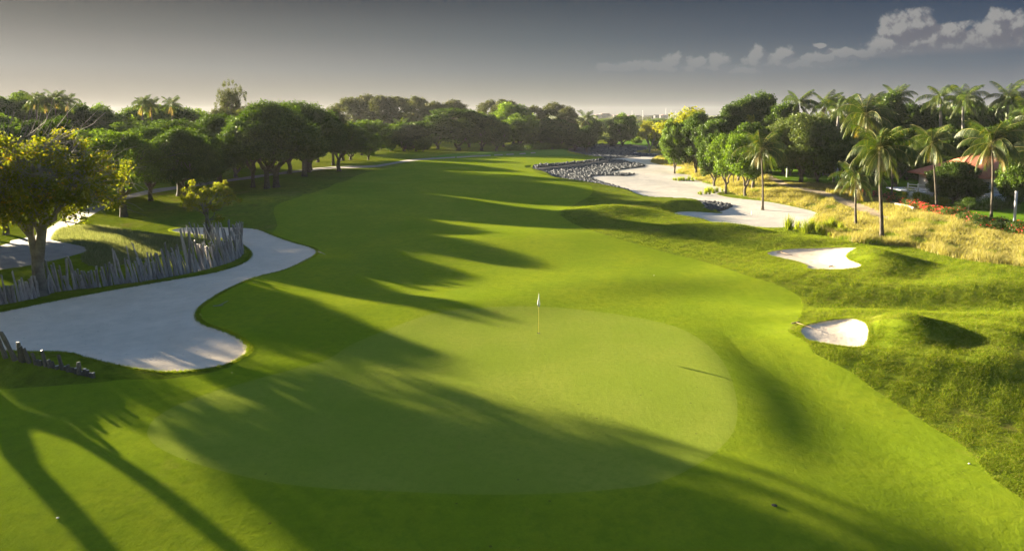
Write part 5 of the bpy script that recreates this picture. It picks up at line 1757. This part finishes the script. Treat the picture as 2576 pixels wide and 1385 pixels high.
# ------------------------------------------------------------------ garden
def hedge(name, pts, h, w, n, mat, label, cat='hedge', flowers=None, nf=0, z0=None, leaf=0.13, lump=0.25, group=None):
    rng = np.random.default_rng(abs(hash(label)) % 1000 if False else len(label) * 7 + len(pts))
    W = np.array([place(a, b) for a, b in pts])
    seg = np.hypot(*np.diff(W[:, :2], axis=0).T)
    s = np.concatenate([[0], np.cumsum(seg)])
    m = max(3, int(s[-1] / (w * 0.45)))
    C, Rd = [], []
    for i in range(m):
        d = s[-1] * i / (m - 1)
        p = np.array([np.interp(d, s, W[:, k]) for k in range(3)])
        for j in range(3):
            C.append(p + np.array([rng.normal() * w * 0.22, rng.normal() * w * 0.22, h * rng.uniform(0.25, 0.7)]))
            Rd.append(w * 0.42 * rng.uniform(1 - lump, 1 + lump))
    C = np.array(C); Rd = np.array(Rd)
    c0 = C.mean(0); c0[2] = W[:, 2].min()
    root = empty(name, tuple(c0))
    v, f, r = leaves(rng, C - c0, Rd, n, leaf, squash=max(0.5, h / w * 0.8), shell=0.6)
    obj('foliage', leaf_mesh(name + '_foliage', [(v, f, r)], M[mat]), root)
    mb = MB()
    for q in C[::4]:
        a = q - c0
        mb.tube([(a[0], a[1], -0.1), (a[0] + 0.05, a[1], max(0.2, a[2]))], [0.03, 0.015], 5)
    obj('stems', mb.mesh(name + '_stems', M['bark']), root)
    if flowers:
        v, f, r = leaves(rng, C - c0, Rd * 1.06, nf, leaf * 0.95, squash=max(0.5, h / w * 0.8), shell=0.9, aspect=0.9)
        # blossoms sit in drifts
        cc = v.reshape(-1, 4, 3).mean(1)
        k = (np.sin(cc[:, 0] * 2.1 + 1) * np.sin(cc[:, 1] * 2.7) + 0.3 * rng.normal(size=len(cc))) > 0.0
        v = v.reshape(-1, 4, 3)[k].reshape(-1, 3)
        obj('blossom', leaf_mesh(name + '_blossom', [(v, np.arange(len(v)).reshape(-1, 4), r[k])], M[flowers]), root)
    tag(root, label, cat, group)


FG = 'flowering shrubs along the garden edge'
hedge('flowering_shrub', [(2131, 476), (2148, 480)], 0.8, 1.6, 3500, 'hedge', 'low pink-flowered shrub between the two nearest palms', 'shrub', 'flower_pink', 2600, group=FG)
hedge('flowering_shrub', [(2172, 488), (2190, 492)], 0.8, 1.4, 3500, 'hedge', 'magenta-flowered shrub left of the nearest palm trunk', 'shrub', 'flower_pink', 2600, group=FG)
hedge('flowering_shrub', [(2194, 495), (2222, 500)], 0.9, 1.5, 4000, 'hedge', 'pink-edged green shrub touching the nearest palm trunk', 'shrub', 'flower_pink', 900, group=FG)
hedge('flowering_shrub', [(2228, 500), (2246, 494)], 0.8, 1.2, 3000, 'hedge', 'dark shrub at the foot of the thin palm', 'shrub', 'flower', 300, group=FG)
hedge('flowering_shrub', [(2240, 510), (2278, 518), (2310, 524)], 1.1, 1.9, 8000, 'hedge', 'green shrub row with orange flowers on the stone edging', 'shrub', 'flower', 1100, group=FG)
hedge('flowering_shrub', [(2315, 526), (2350, 534)], 1.0, 1.6, 5000, 'hedge', 'red-flowered shrub left of the slim leaning palm', 'shrub', 'flower', 2600, group=FG)
hedge('flowering_shrub', [(2354, 538), (2392, 545)], 1.1, 1.9, 6500, 'hedge', 'red-spotted shrub right of the slim leaning palm', 'shrub', 'flower', 1700, group=FG)
hedge('flowering_shrub', [(2398, 550), (2424, 552)], 1.2, 1.9, 5000, 'hedge', 'rounded shrub with a few red flowers before the sunny lawn', 'shrub', 'flower', 700, group=FG)
hedge('flowering_shrub', [(2436, 560), (2474, 565)], 1.2, 2.0, 6500, 'hedge', 'dark glossy shrub left of the coconut-laden palm', 'shrub', 'flower_pink', 500, group=FG)
hedge('flowering_shrub', [(2500, 580), (2542, 586)], 1.5, 2.4, 9000, 'hedge', 'large rounded green shrub between palm and white pole', 'shrub', 'flower', 250, group=FG)
hedge('flowering_shrub', [(2562, 590), (2610, 596)], 1.4, 2.2, 6000, 'hedge', 'dark shrub with red flowers at the right edge', 'shrub', 'flower', 600, group=FG)
hedge('clipped_hedge', [(2284, 492), (2290, 502), (2320, 512), (2352, 518), (2378, 520)], 1.5, 1.5, 16000, 'hedge_yel', 'clipped golden hedge curving below the white balcony', lump=0.08)
hedge('clipped_hedge', [(2430, 528), (2480, 528), (2540, 524), (2600, 520)], 2.0, 2.0, 16000, 'hedge', 'long dark clipped hedge under the terrace', lump=0.08)
hedge('silver_shrub', [(1908, 440), (1924, 436)], 1.7, 2.4, 5000, 'leaf_silver', 'silvery shrub left of the small yellow-green tree', 'shrub')
hedge('dark_shrub', [(2038, 452), (2052, 450)], 1.7, 1.9, 5000, 'leaf_dark', 'dark cone-like shrub under the big round tree', 'shrub')
hedge('low_hedge', [(1290, 381), (1340, 378), (1390, 375), (1440, 372)], 2.2, 4.0, 14000, 'leaf_mid', 'low shaded hedge in front of the dark tree line', leaf=0.3)
hedge('low_hedge', [(1290, 374), (1350, 369), (1420, 366)], 2.2, 4.0, 10000, 'leaf_mid', 'second low hedge behind the first at the fairway end', leaf=0.3)


def gazebo():
    """white house front with steps, seen under the big round tree"""
    x, y, z = place(1968, 424)
    root = empty('white_pavilion', (x, y + 3, z))
    mb = MB()
    mb.box((-1, 0, -0.2), (11, 5, 0.35)); mb.box((-0.2, -0.35, -0.2), (4.2, 0, 0.2)); mb.box((0.2, 0, 0.35), (3.8, 0.4, 0.55))
    obj('terrace', mb.mesh('pavilion_base', M['cream']), root)
    for i in range(7):
        mb = MB()
        mb.box((-0.8 + i * 1.9, 0.5, 0.35), (-0.55 + i * 1.9, 0.75, 2.9)); mb.box((-0.87 + i * 1.9, 0.43, 2.9), (-0.48 + i * 1.9, 0.82, 3.05))
        obj('column', mb.mesh('pavilion_column', M['white']), root)
    mb = MB()
    mb.box((-1, 4.4, 0.35), (11, 4.8, 3.0))
    obj('wall', mb.mesh('pavilion_wall', M['cream']), root)
    for i in range(4):
        mb = MB()
        mb.box((0.3 + i * 2.6, 4.34, 0.9), (1.8 + i * 2.6, 4.395, 2.5))
        obj('window', mb.mesh('pavilion_window', M['glass']), root)
    mb = MB()
    V = [(-1.6, -0.2, 3.05), (11.6, -0.2, 3.05), (11.6, 5.6, 3.05), (-1.6, 5.6, 3.05), (1.2, 2.7, 4.9), (8.8, 2.7, 4.9)]
    mb.add(V, [(0, 1, 5, 4), (2, 3, 4, 5)]); mb.add(V, [(1, 2, 5), (3, 0, 4)]); mb.add(V, [(3, 2, 1, 0)])
    obj('roof', mb.mesh('pavilion_roof', M['tile_dull']), root)
    tag(root, 'white columned garden house under the big round tree', 'house')


gazebo()


def tiled_house():
    x, y, z = at_depth(2500, 450, 100)
    z = ground(x, y)
    root = empty('tiled_house', (x, y, z))
    mb = MB()
    mb.box((-5.4, 0, -0.3), (9, 9, 3.15))
    obj('wall', mb.mesh('house_wall', M['cream']), root)
    mb = MB()
    zt = 3.2
    V = [(-6.6, -1.2, zt), (10, -1.2, zt), (10, 10, zt), (-6.6, 10, zt), (-0.5, 4.4, zt + 2.9), (3.0, 4.4, zt + 2.9),
         (-6.6, -1.2, zt - 0.18), (10, -1.2, zt - 0.18), (10, 10, zt - 0.18), (-6.6, 10, zt - 0.18)]
    mb.add(V, [(0, 1, 5, 4), (2, 3, 4, 5), (9, 8, 7, 6), (0, 6, 7, 1), (1, 7, 8, 2), (2, 8, 9, 3), (3, 9, 6, 0)]); mb.add(V, [(1, 2, 5), (3, 0, 4)])
    rf = obj('roof', mb.mesh('house_roof', M['tile']), root)
    mb = MB()
    for (a, b) in (((-6.6, -1.2), (-0.5, 4.4)), ((10, -1.2), (3.0, 4.4))):
        mb.tube([(a[0], a[1], zt + 0.05), (b[0], b[1], zt + 2.98)], [0.13, 0.13], 6)
    mb.tube([(-0.5, 4.4, zt + 2.95), (3, 4.4, zt + 2.95)], [0.14, 0.14], 6)
    obj('ridge_tile', mb.mesh('house_ridge', M['tile']), rf)
    for i in range(5):
        mb = MB()
        mb.box((-4.6 + i * 2.7, -0.05, 0.8), (-3.3 + i * 2.7, 0.02, 2.5))
        wn = obj('window', mb.mesh('house_window', M['glass']), root)
        mb = MB()
        for q in ((-4.7, -4.6), (-3.3, -3.2)):
            mb.box((q[0] + i * 2.7, -0.09, 0.7), (q[1] + i * 2.7, 0.0, 2.6))
        mb.box((-4.6 + i * 2.7, -0.09, 2.5), (-3.3 + i * 2.7, 0.0, 2.6))
        obj('frame', mb.mesh('window_frame', M['white']), wn)
    tag(root, 'house with a red tiled hip roof behind the coconut-laden palm', 'house')


tiled_house()


def deck(vx0, vx1, vy, name, label, z1=1.15, curve=False):
    x0, y0, z0 = place(vx0, vy)
    Wd = (vx1 - vx0) * y0 / FPX
    root = empty(name, (x0, y0, z0))
    pts = []
    n = 7
    for i in range(n):
        t = i / (n - 1)
        pts.append((Wd * t, (-2.2 * math.sin(t * math.pi) if curve else 0.0) + (0.5 * t)))
    mb = MB()
    for i in range(n - 1):
        (a, b), (c, d) = pts[i], pts[i + 1]
        V = [(a, b, -0.2), (c, d, -0.2), (c, d + 0.25, -0.2), (a, b + 0.25, -0.2), (a, b, z1), (c, d, z1), (c, d + 0.25, z1), (a, b + 0.25, z1)]
        mb.add(V, [(0, 1, 5, 4), (2, 3, 7, 6), (4, 5, 6, 7)])
    obj('wall', mb.mesh('deck_wall', M['cream']), root)
    mb = MB()
    V = [(a, b + 0.02, z1 + 0.02) for a, b in pts] + [(Wd, 6, z1 + 0.02), (0, 6, z1 + 0.02)]
    V2 = [(a, b, z1 + 0.14) for a, b, c in V]
    allv = V + V2
    k = len(V)
    for i in range(k):
        mb.add([allv[i], allv[(i + 1) % k], allv[k + (i + 1) % k], allv[k + i]], [(0, 1, 2, 3)])
    for i in range(1, k - 1):
        mb.add([V2[0], V2[i], V2[i + 1]], [(0, 1, 2)])
    obj('floor', mb.mesh('deck_floor', M['pool']), root)
    z2 = z1 + 0.14
    for a, b in pts:
        mb = MB()
        mb.box((a - 0.07, b - 0.02, z2), (a + 0.07, b + 0.12, z2 + 1.15))
        mb.box((a - 0.09, b - 0.04, z2 + 1.15), (a + 0.09, b + 0.14, z2 + 1.21))
        obj('post', mb.mesh('deck_post', M['white']), root)
    for zz in (0.25, 0.62, 1.0):
        mb = MB()
        for i in range(n - 1):
            (a, b), (c, d) = pts[i], pts[i + 1]
            V = [(a, b + 0.03, z2 + zz - 0.07), (c, d + 0.03, z2 + zz - 0.07), (c, d + 0.07, z2 + zz - 0.07), (a, b + 0.07, z2 + zz - 0.07),
                 (a, b + 0.03, z2 + zz + 0.07), (c, d + 0.03, z2 + zz + 0.07), (c, d + 0.07, z2 + zz + 0.07), (a, b + 0.07, z2 + zz + 0.07)]
            mb.add(V, [(0, 3, 2, 1), (4, 5, 6, 7), (0, 1, 5, 4), (1, 2, 6, 5), (2, 3, 7, 6), (3, 0, 4, 7)])
        obj('rail', mb.mesh('deck_rail', M['white']), root)
    tag(root, label, 'terrace')


deck(2283, 2378, 503, 'white_balcony', 'curved terrace with white rail fence behind the golden hedge', 1.1, True)
deck(2435, 2620, 512, 'pool_terrace', 'long terrace with white rails at the right edge', 0.9, False)


def pole_thing(name, vx, vy, top, r, mat, label, cat='pole', cap=True, lamp=False):
    x, y, z = place(vx, vy)
    _, _, tz = at_depth(vx, top, y)
    root = empty(name, (x, y, z))
    mb = MB()
    mb.tube([(0, 0, -0.2), (0.02, 0, (tz - z) * 0.5), (0.04, 0, tz - z)], [r, r, r * 0.96], 12)
    obj('pole', mb.mesh(name + '_pole', M[mat], True), root)
    mb = MB()
    mb.tube([(0.04, 0, tz - z), (0.04, 0, tz - z + 0.04)], [r * 1.15, r * 1.1], 12)
    obj('cap', mb.mesh(name + '_cap', M[mat], True), root)
    if lamp:
        mb = MB()
        mb.tube([(0.04, 0, tz - z + 0.04), (0.04, 0, tz - z + 0.2), (0.04, 0, tz - z + 0.34)], [0.09, 0.13, 0.03], 10)
        obj('lamp_head', mb.mesh(name + '_lamp', M['steel']), root)
    tag(root, label, cat, 'white poles of the garden')


pole_thing('white_pole', 2550, 624 - 42, 482, 0.13, 'steel', 'thick white pole before the terrace near the right edge')
pole_thing('garden_lamp', 2330, 470, 447, 0.07, 'white', 'slim white lamp post behind the white balcony', 'lamp post', lamp=True)
pole_thing('white_pole', 2188, 441, 388, 0.12, 'white', 'white pole left of the swing frame')
pole_thing('white_pole', 2122, 459, 424, 0.13, 'royal_bark' if False else 'cream', 'white-washed palm stem behind the short palm')
pole_thing('white_pole', 2070, 441, 391, 0.10, 'white', 'white pole among the people on the lawn')
pole_thing('white_pole', 1979, 446, 420, 0.12, 'cream', 'short pale pole left of the big round tree')


def swing_set():
    x, y, z = place(2110, 449)
    root = empty('swing_frame', (x, y, z))
    mb = MB()
    h = 2.6
    for xx in (0.0, 2.6):
        mb.tube([(xx - 0.6, -0.2, 0), (xx, 0.6, h)], [0.06, 0.06], 6)
        mb.tube([(xx + 0.5, 1.2, 0), (xx, 0.6, h)], [0.06, 0.06], 6)
        mb.tube([(xx - 0.35, 0.12, 1.0), (xx + 0.3, 0.96, 1.0)], [0.045, 0.045], 6)
    obj('legs', mb.mesh('swing_legs', M['white']), root)
    mb = MB()
    mb.tube([(-0.3, 0.6, h), (2.9, 0.6, h)], [0.07, 0.07], 6)
    obj('top_bar', mb.mesh('swing_bar', M['white']), root)
    mb = MB()
    for xx in (0.6, 1.0):
        mb.tube([(xx, 0.6, h), (xx, 0.6, 0.6)], [0.012, 0.012], 4)
    mb.box((0.55, 0.45, 0.55), (1.05, 0.75, 0.6))
    obj('seat', mb.mesh('swing_seat', M['white']), root)
    tag(root, 'white A-frame garden swing left of the short palm', 'swing')


swing_set()


def person(vx, vy, hgt, shirt, trousers, label, facing=0.0, sit=False):
    """a small far figure grown as one skin over a skeleton"""
    x, y, z = place(vx, vy)
    root = empty('person', (x, y, z), facing)
    s = hgt / 1.7
    if sit:
        J = {'pel': (0, 0, .48), 'ch': (0, -.04, .85), 'nk': (0, -.03, 1.02), 'hd': (0, -.05, 1.2), 'k1': (.12, -.42, .5), 'a1': (.13, -.42, .08), 'k2': (-.12, -.42, .5), 'a2': (-.13, -.42, .08),
             's1': (.18, -.03, .95), 'e1': (.24, -.12, .70), 'w1': (.16, -.33, .60), 's2': (-.18, -.03, .95), 'e2': (-.24, -.12, .70), 'w2': (-.16, -.33, .60)}
    else:
        J = {'pel': (0, 0, .92), 'ch': (0, 0, 1.25), 'nk': (0, 0, 1.45), 'hd': (0, -.02, 1.6), 'k1': (.10, -.03, .48), 'a1': (.11, 0, .06), 'k2': (-.10, .02, .48), 'a2': (-.12, .04, .06),
             's1': (.19, 0, 1.38), 'e1': (.25, -.02, 1.10), 'w1': (.24, -.12, .86), 's2': (-.19, 0, 1.38), 'e2': (-.25, 0, 1.10), 'w2': (-.26, -.06, .85)}
    for kk in ('h1', 'h2'):
        w_ = J['w1' if kk == 'h1' else 'w2']
        J[kk] = (w_[0], w_[1] - 0.03, w_[2] - 0.13)
    for kk in ('f1', 'f2'):
        a_ = J['a1' if kk == 'f1' else 'a2']
        J[kk] = (a_[0], a_[1] - 0.2, a_[2] - 0.02)
    Ed = [('pel', 'ch'), ('ch', 'nk'), ('nk', 'hd'), ('pel', 'k1'), ('k1', 'a1'), ('a1', 'f1'), ('pel', 'k2'), ('k2', 'a2'), ('a2', 'f2'), ('ch', 's1'), ('s1', 'e1'), ('e1', 'w1'), ('w1', 'h1'), ('ch', 's2'), ('s2', 'e2'), ('e2', 'w2'), ('w2', 'h2')]
    Rr = {'pel': .15, 'ch': .16, 'nk': .06, 'hd': .105, 'k1': .065, 'k2': .065, 'a1': .045, 'a2': .045, 'f1': .04, 'f2': .04, 's1': .06, 's2': .06, 'e1': .045, 'e2': .045, 'w1': .033, 'w2': .033, 'h1': .03, 'h2': .03}
    keys = list(J)
    me = bpy.data.meshes.new('person_body')
    me.from_pydata([tuple(c * s for c in J[k]) for k in keys], [(keys.index(a), keys.index(b)) for a, b in Ed], [])
    me.materials.append(M['skin']); me.materials.append(M[shirt]); me.materials.append(M[trousers])
    o = obj('body', me, root)
    md = o.modifiers.new('skin', 'SKIN')
    for i, k in enumerate(keys):
        me.skin_vertices[0].data[i].radius = (Rr[k] * s, Rr[k] * s * (0.75 if k in ('pel', 'ch') else 1))
        me.skin_vertices[0].data[i].use_root = (k == 'pel')
    o.modifiers.new('sub', 'SUBSURF').levels = 1
    dg = bpy.context.evaluated_depsgraph_get()
    ev = bpy.data.meshes.new_from_object(o.evaluated_get(dg))
    o.modifiers.clear()
    o.data = ev
    ev.materials.clear()
    for mm in ('skin', shirt, trousers):
        ev.materials.append(M[mm])
    pel = J['pel'][2] * s
    for p in ev.polygons:
        p.use_smooth = True
        c = p.center
        if sit:
            low = c[1] < -0.1 * s and c[2] < 0.62 * s
        else:
            low = c[2] < pel + 0.06 * s
        if c[2] > J['nk'][2] * s - 0.01: mi = 0
        elif low: mi = 2 if c[2] > 0.10 * s else 2
        elif abs(c[0]) > 0.22 * s and c[2] < J['e1'][2] * s: mi = 0
        else: mi = 1
        p.material_index = mi
    mb = MB()
    hx, hy, hz = [c * s for c in J['hd']]
    th = np.linspace(0.0, math.pi * 0.55, 5)
    mb.tube(np.stack([hx + 0 * th, hy + 0.03 * s + 0 * th, hz + 0.02 * s + np.cos(th)[::1] * 0.13 * s], 1)[::-1], np.maximum(np.sin(th)[::-1] * 0.125 * s, 0.01), 10)
    obj('hair', mb.mesh('hair', M['hair'], True), root)
    tag(root, label, 'person', 'people on the garden lawn')


def bench():
    x, y, z = place(2068, 437)
    root = empty('garden_bench', (x, y, z))
    for nm, bxs in (('seat', [(-1.6, -0.25, 0.42), (1.6, 0.25, 0.48)]), ('backrest', [(-1.6, 0.22, 0.6), (1.6, 0.27, 0.95)])):
        mb = MB(); mb.box(*bxs)
        obj(nm, mb.mesh('bench_' + nm, M['white']), root)
    for xx in (-1.4, 1.4):
        for yy in (-0.2, 0.22):
            mb = MB(); mb.box((xx - 0.04, yy - 0.03, -0.05), (xx + 0.04, yy + 0.03, 0.6 if yy > 0 else 0.42))
            obj('leg', mb.mesh('bench_leg', M['white']), root)
    tag(root, 'white garden bench with people in red on the lawn', 'bench')


bench()
person(2062, 436, 1.65, 'red', 'navy', 'left of the two people in red seated on the bench', sit=True)
person(2071, 436, 1.65, 'red', 'navy', 'right of the two people in red seated on the bench', sit=True)
person(2082, 443, 1.70, 'navy', 'navy', 'person in dark clothes standing right of the bench')
person(2087, 441, 1.6, 'cloth', 'navy', 'person in a white top standing beside the dark-clothed one', facing=1.0)


def table():
    x, y, z = place(2160, 462)
    root = empty('garden_table', (x, y, z))
    mb = MB(); mb.tube([(0, 0, 0.70), (0, 0, 0.76)], [0.7, 0.7], 20)
    obj('tabletop', mb.mesh('table_top', M['white']), root)
    mb = MB(); mb.tube([(0, 0, -0.05), (0, 0, 0.1), (0, 0, 0.7)], [0.3, 0.06, 0.06], 10)
    obj('leg', mb.mesh('table_leg', M['white']), root)
    tag(root, 'white round garden table behind the short palm', 'table')
    for i in range(3):
        a = i * 2.1 + 0.4
        r2 = empty('garden_chair', (x + math.cos(a) * 1.2, y + math.sin(a) * 1.2, z), a + math.pi / 2)
        mb = MB(); mb.box((-0.23, -0.23, 0.42), (0.23, 0.23, 0.47)); obj('seat', mb.mesh('chair_seat', M['white']), r2)
        mb = MB()
        for k in range(5):
            mb.tube([(-0.2 + k * 0.1, -0.22, 0.47), (-0.2 + k * 0.1, -0.28, 0.92)], [0.015, 0.015], 5)
        mb.box((-0.24, -0.30, 0.90), (0.24, -0.26, 0.96)); obj('backrest', mb.mesh('chair_back', M['white']), r2)
        for sx in (-1, 1):
            for sy in (-1, 1):
                mb = MB(); mb.tube([(sx * 0.2, sy * 0.2, 0), (sx * 0.2, sy * 0.2, 0.43)], [0.018, 0.018], 5); obj('leg', mb.mesh('chair_leg', M['white']), r2)
        tag(r2, ['white metal garden chair right of the round table', 'white metal garden chair left of the round table', 'white metal garden chair in front of the round table'][i], 'chair', 'chairs round the garden table')


table()


def car():
    x, y, z = place(1457, 369)
    root = empty('parked_car', (x, y, z), 0.1)
    prof = [(-2.2, .35), (-2.25, .62), (-2.1, .85), (-1.3, .95), (-0.7, 1.38), (0.7, 1.42), (1.35, 1.0), (2.1, .88), (2.2, .6), (2.15, .35)]
    k = len(prof)
    V = [(a, -0.85 + (0.14 if b > 1.1 else 0), b) for a, b in prof] + [(a, 0.85 - (0.14 if b > 1.1 else 0), b) for a, b in prof]
    mb = MB()
    for i in range(k):
        j = (i + 1) % k
        mb.add([V[i], V[j], V[k + j], V[k + i]], [(0, 1, 2, 3)])
    for s in (0, k):
        for i in range(1, k - 1):
            mb.add([V[s], V[s + i], V[s + i + 1]], [(0, 1, 2)])
    obj('body', mb.mesh('car_body', M['car']), root)
    for sy in (-1, 1):
        mb = MB()
        yy = sy * 0.80
        q = [(-1.1, yy * 1.02, .98), (1.1, yy * 1.02, 1.0), (0.62, yy * 0.93, 1.33), (-0.6, yy * 0.93, 1.32)]
        mb.add(q + [(a, b + sy * 0.02, c) for a, b, c in q], [(0, 1, 2, 3), (4, 5, 6, 7), (0, 1, 5, 4), (1, 2, 6, 5), (2, 3, 7, 6), (3, 0, 4, 7)])
        obj('side_window', mb.mesh('car_window', M['glass']), root)
        for xx in (-1.4, 1.4):
            mb = MB(); mb.tube([(xx, sy * 0.68, .32), (xx, sy * 0.88, .32)], [.32, .32], 16)
            w = obj('wheel', mb.mesh('car_wheel', M['black']), root)
            mb = MB(); mb.tube([(xx, sy * 0.80, .32), (xx, sy * 0.90, .32)], [.19, .19], 12)
            obj('rim', mb.mesh('car_rim', M['steel']), w)
    tag(root, 'white car parked under the trees beyond the fairway end', 'car')


car()


def stone_edge():
    W = [place(a, b) for a, b in [(2243, 514), (2262, 520), (2285, 524), (2300, 530)]]
    mb = MB()
    rng = np.random.default_rng(2)
    for (a, b) in zip(W[:-1], W[1:]):
        a, b = np.array(a), np.array(b)
        for t in np.linspace(0, 1, 6, endpoint=False):
            for lv in range(2):
                p = a + (b - a) * (t + 0.08 * lv)
                s_ = 0.16 + 0.05 * rng.random()
                mb.box((p[0] - s_, p[1] - 0.15, p[2] - 0.1 + lv * 0.26), (p[0] + s_, p[1] + 0.15, p[2] + 0.155 + lv * 0.26))
    o = obj('stone_edging', mb.mesh('stone_edging', M['stone']))
    tag(o, 'low stone edging below the orange-flowered shrub row', 'stone wall')


stone_edge()

# ------------------------------------------------------------------ far distance
def far_wood():
    rng = np.random.default_rng(31)
    parts = []
    C, Rd = [], []
    for i in range(2600):
        Y = 1 / rng.uniform(1 / 1500.0, 1 / 330.0)
        X = Y * rng.uniform(-0.75, 0.75)
        if 0.06 < X / Y < 0.26 and Y < 520 and rng.random() < 0.75:
            continue
        s = rng.uniform(0.7, 1.3)
        lim = 12 - 7.0 * Y / 1800 * 0.9
        h = min(7.5 * s, 11.0)
        C.append((X, Y, h * 0.5)); Rd.append(h * 0.62)
    v, f, r = leaves(rng, np.array(C), np.array(Rd), 130000, 1.5, shell=0.7)
    o = obj('distant_wood', leaf_mesh('distant_wood', [(v, f, r)], M['leaf_grey']))
    tag(o, 'hazy wood stretching to the horizon', 'wood', kind='stuff')
    # trees that frame the view of the town
    for i, (vx, Y, top, w) in enumerate([(1500, 420, 300, 50), (1530, 520, 297, 50), (1545, 430, 312, 40), (1590, 560, 300, 50), (1620, 450, 308, 50), (1660, 520, 298, 60), (1600, 420, 322, 40), (1690, 300, 300, 50)]):
        tree_far('mid', vx, Y, top, w, '%s tree from the left in the hazy group below the town' % ORD[i], 'hazy trees below the town')


far_wood()
TW = random.Random(17)


def town():
    i = 0
    for k in range(34):
        vx = 1500 + k * 5.2 + TW.uniform(-2, 2)
        Y = TW.uniform(1250, 1600)
        x, y, tz = at_depth(vx, 290 + TW.uniform(-1.0, 3), Y)
        tz = max(tz, 6)
        if k in (3, 4):
            tz = 13.5
        wd = TW.uniform(7, 16)
        root = empty('town_building', (x, y, 0), TW.uniform(-0.4, 0.4))
        mb = MB(); mb.box((-wd / 2, -5, -0.5), (wd / 2, 5, tz))
        obj('wall', mb.mesh('town_wall', M['town']), root)
        mb = MB(); mb.box((-wd / 2 - 0.4, -5.4, tz), (wd / 2 + 0.4, 5.4, tz + 0.6))
        obj('roof', mb.mesh('town_roof', M['tile_dull' if TW.random() < 0.35 else 'town']), root)
        mb = MB()
        for a in range(int(wd / 3)):
            for b in range(int(tz / 3.2)):
                mb.box((-wd / 2 + 1 + a * 3, -5.08, 1 + b * 3.2), (-wd / 2 + 2.4 + a * 3, -5.003, 2.6 + b * 3.2))
        if mb.n:
            obj('window', mb.mesh('town_windows', M['glass']), root)
        tag(root, '%s pale building from the left in the distant town' % ORD[k], 'building', 'buildings of the distant town')
    for k, (vx, top) in enumerate([(1617, 277), (1675, 272), (1688, 276), (1590, 278), (1700, 279)]):
        x, y, tz = at_depth(vx, top, 1350)
        mb = MB(); mb.tube([(0, 0, 0), (0, 0, tz)], [0.22, 0.10], 4)
        for q in range(8):
            mb.box((-0.4, -0.1, tz * q / 8), (0.4, 0.1, tz * q / 8 + 0.15))
        o = obj('radio_mast', mb.mesh('radio_mast', M['steel']), None, (x, y, 0))
        tag(o, '%s thin mast from the left above the distant town' % ORD[sorted([1617, 1675, 1688, 1590, 1700]).index(vx)], 'mast', 'masts above the town')


town()

# ------------------------------------------------------------------ haze
if HAZE:
    mb = MB()
    mb.box((-1900, -90, -3.0), (1900, 2300, 34.0))
    hz = obj('haze', mb.mesh('haze', None))
    m, T = new_mat('haze_air')
    vol = T.n('ShaderNodeVolumePrincipled', {'Color': (0.93, 0.95, 1.0, 1), 'Density': HAZE, 'Anisotropy': 0.12})
    o_ = T.n('ShaderNodeOutputMaterial')
    T.t.links.new(vol.outputs[0], o_.inputs['Volume'])
    hz.data.materials.append(m)
    tag(hz, kind='stuff')
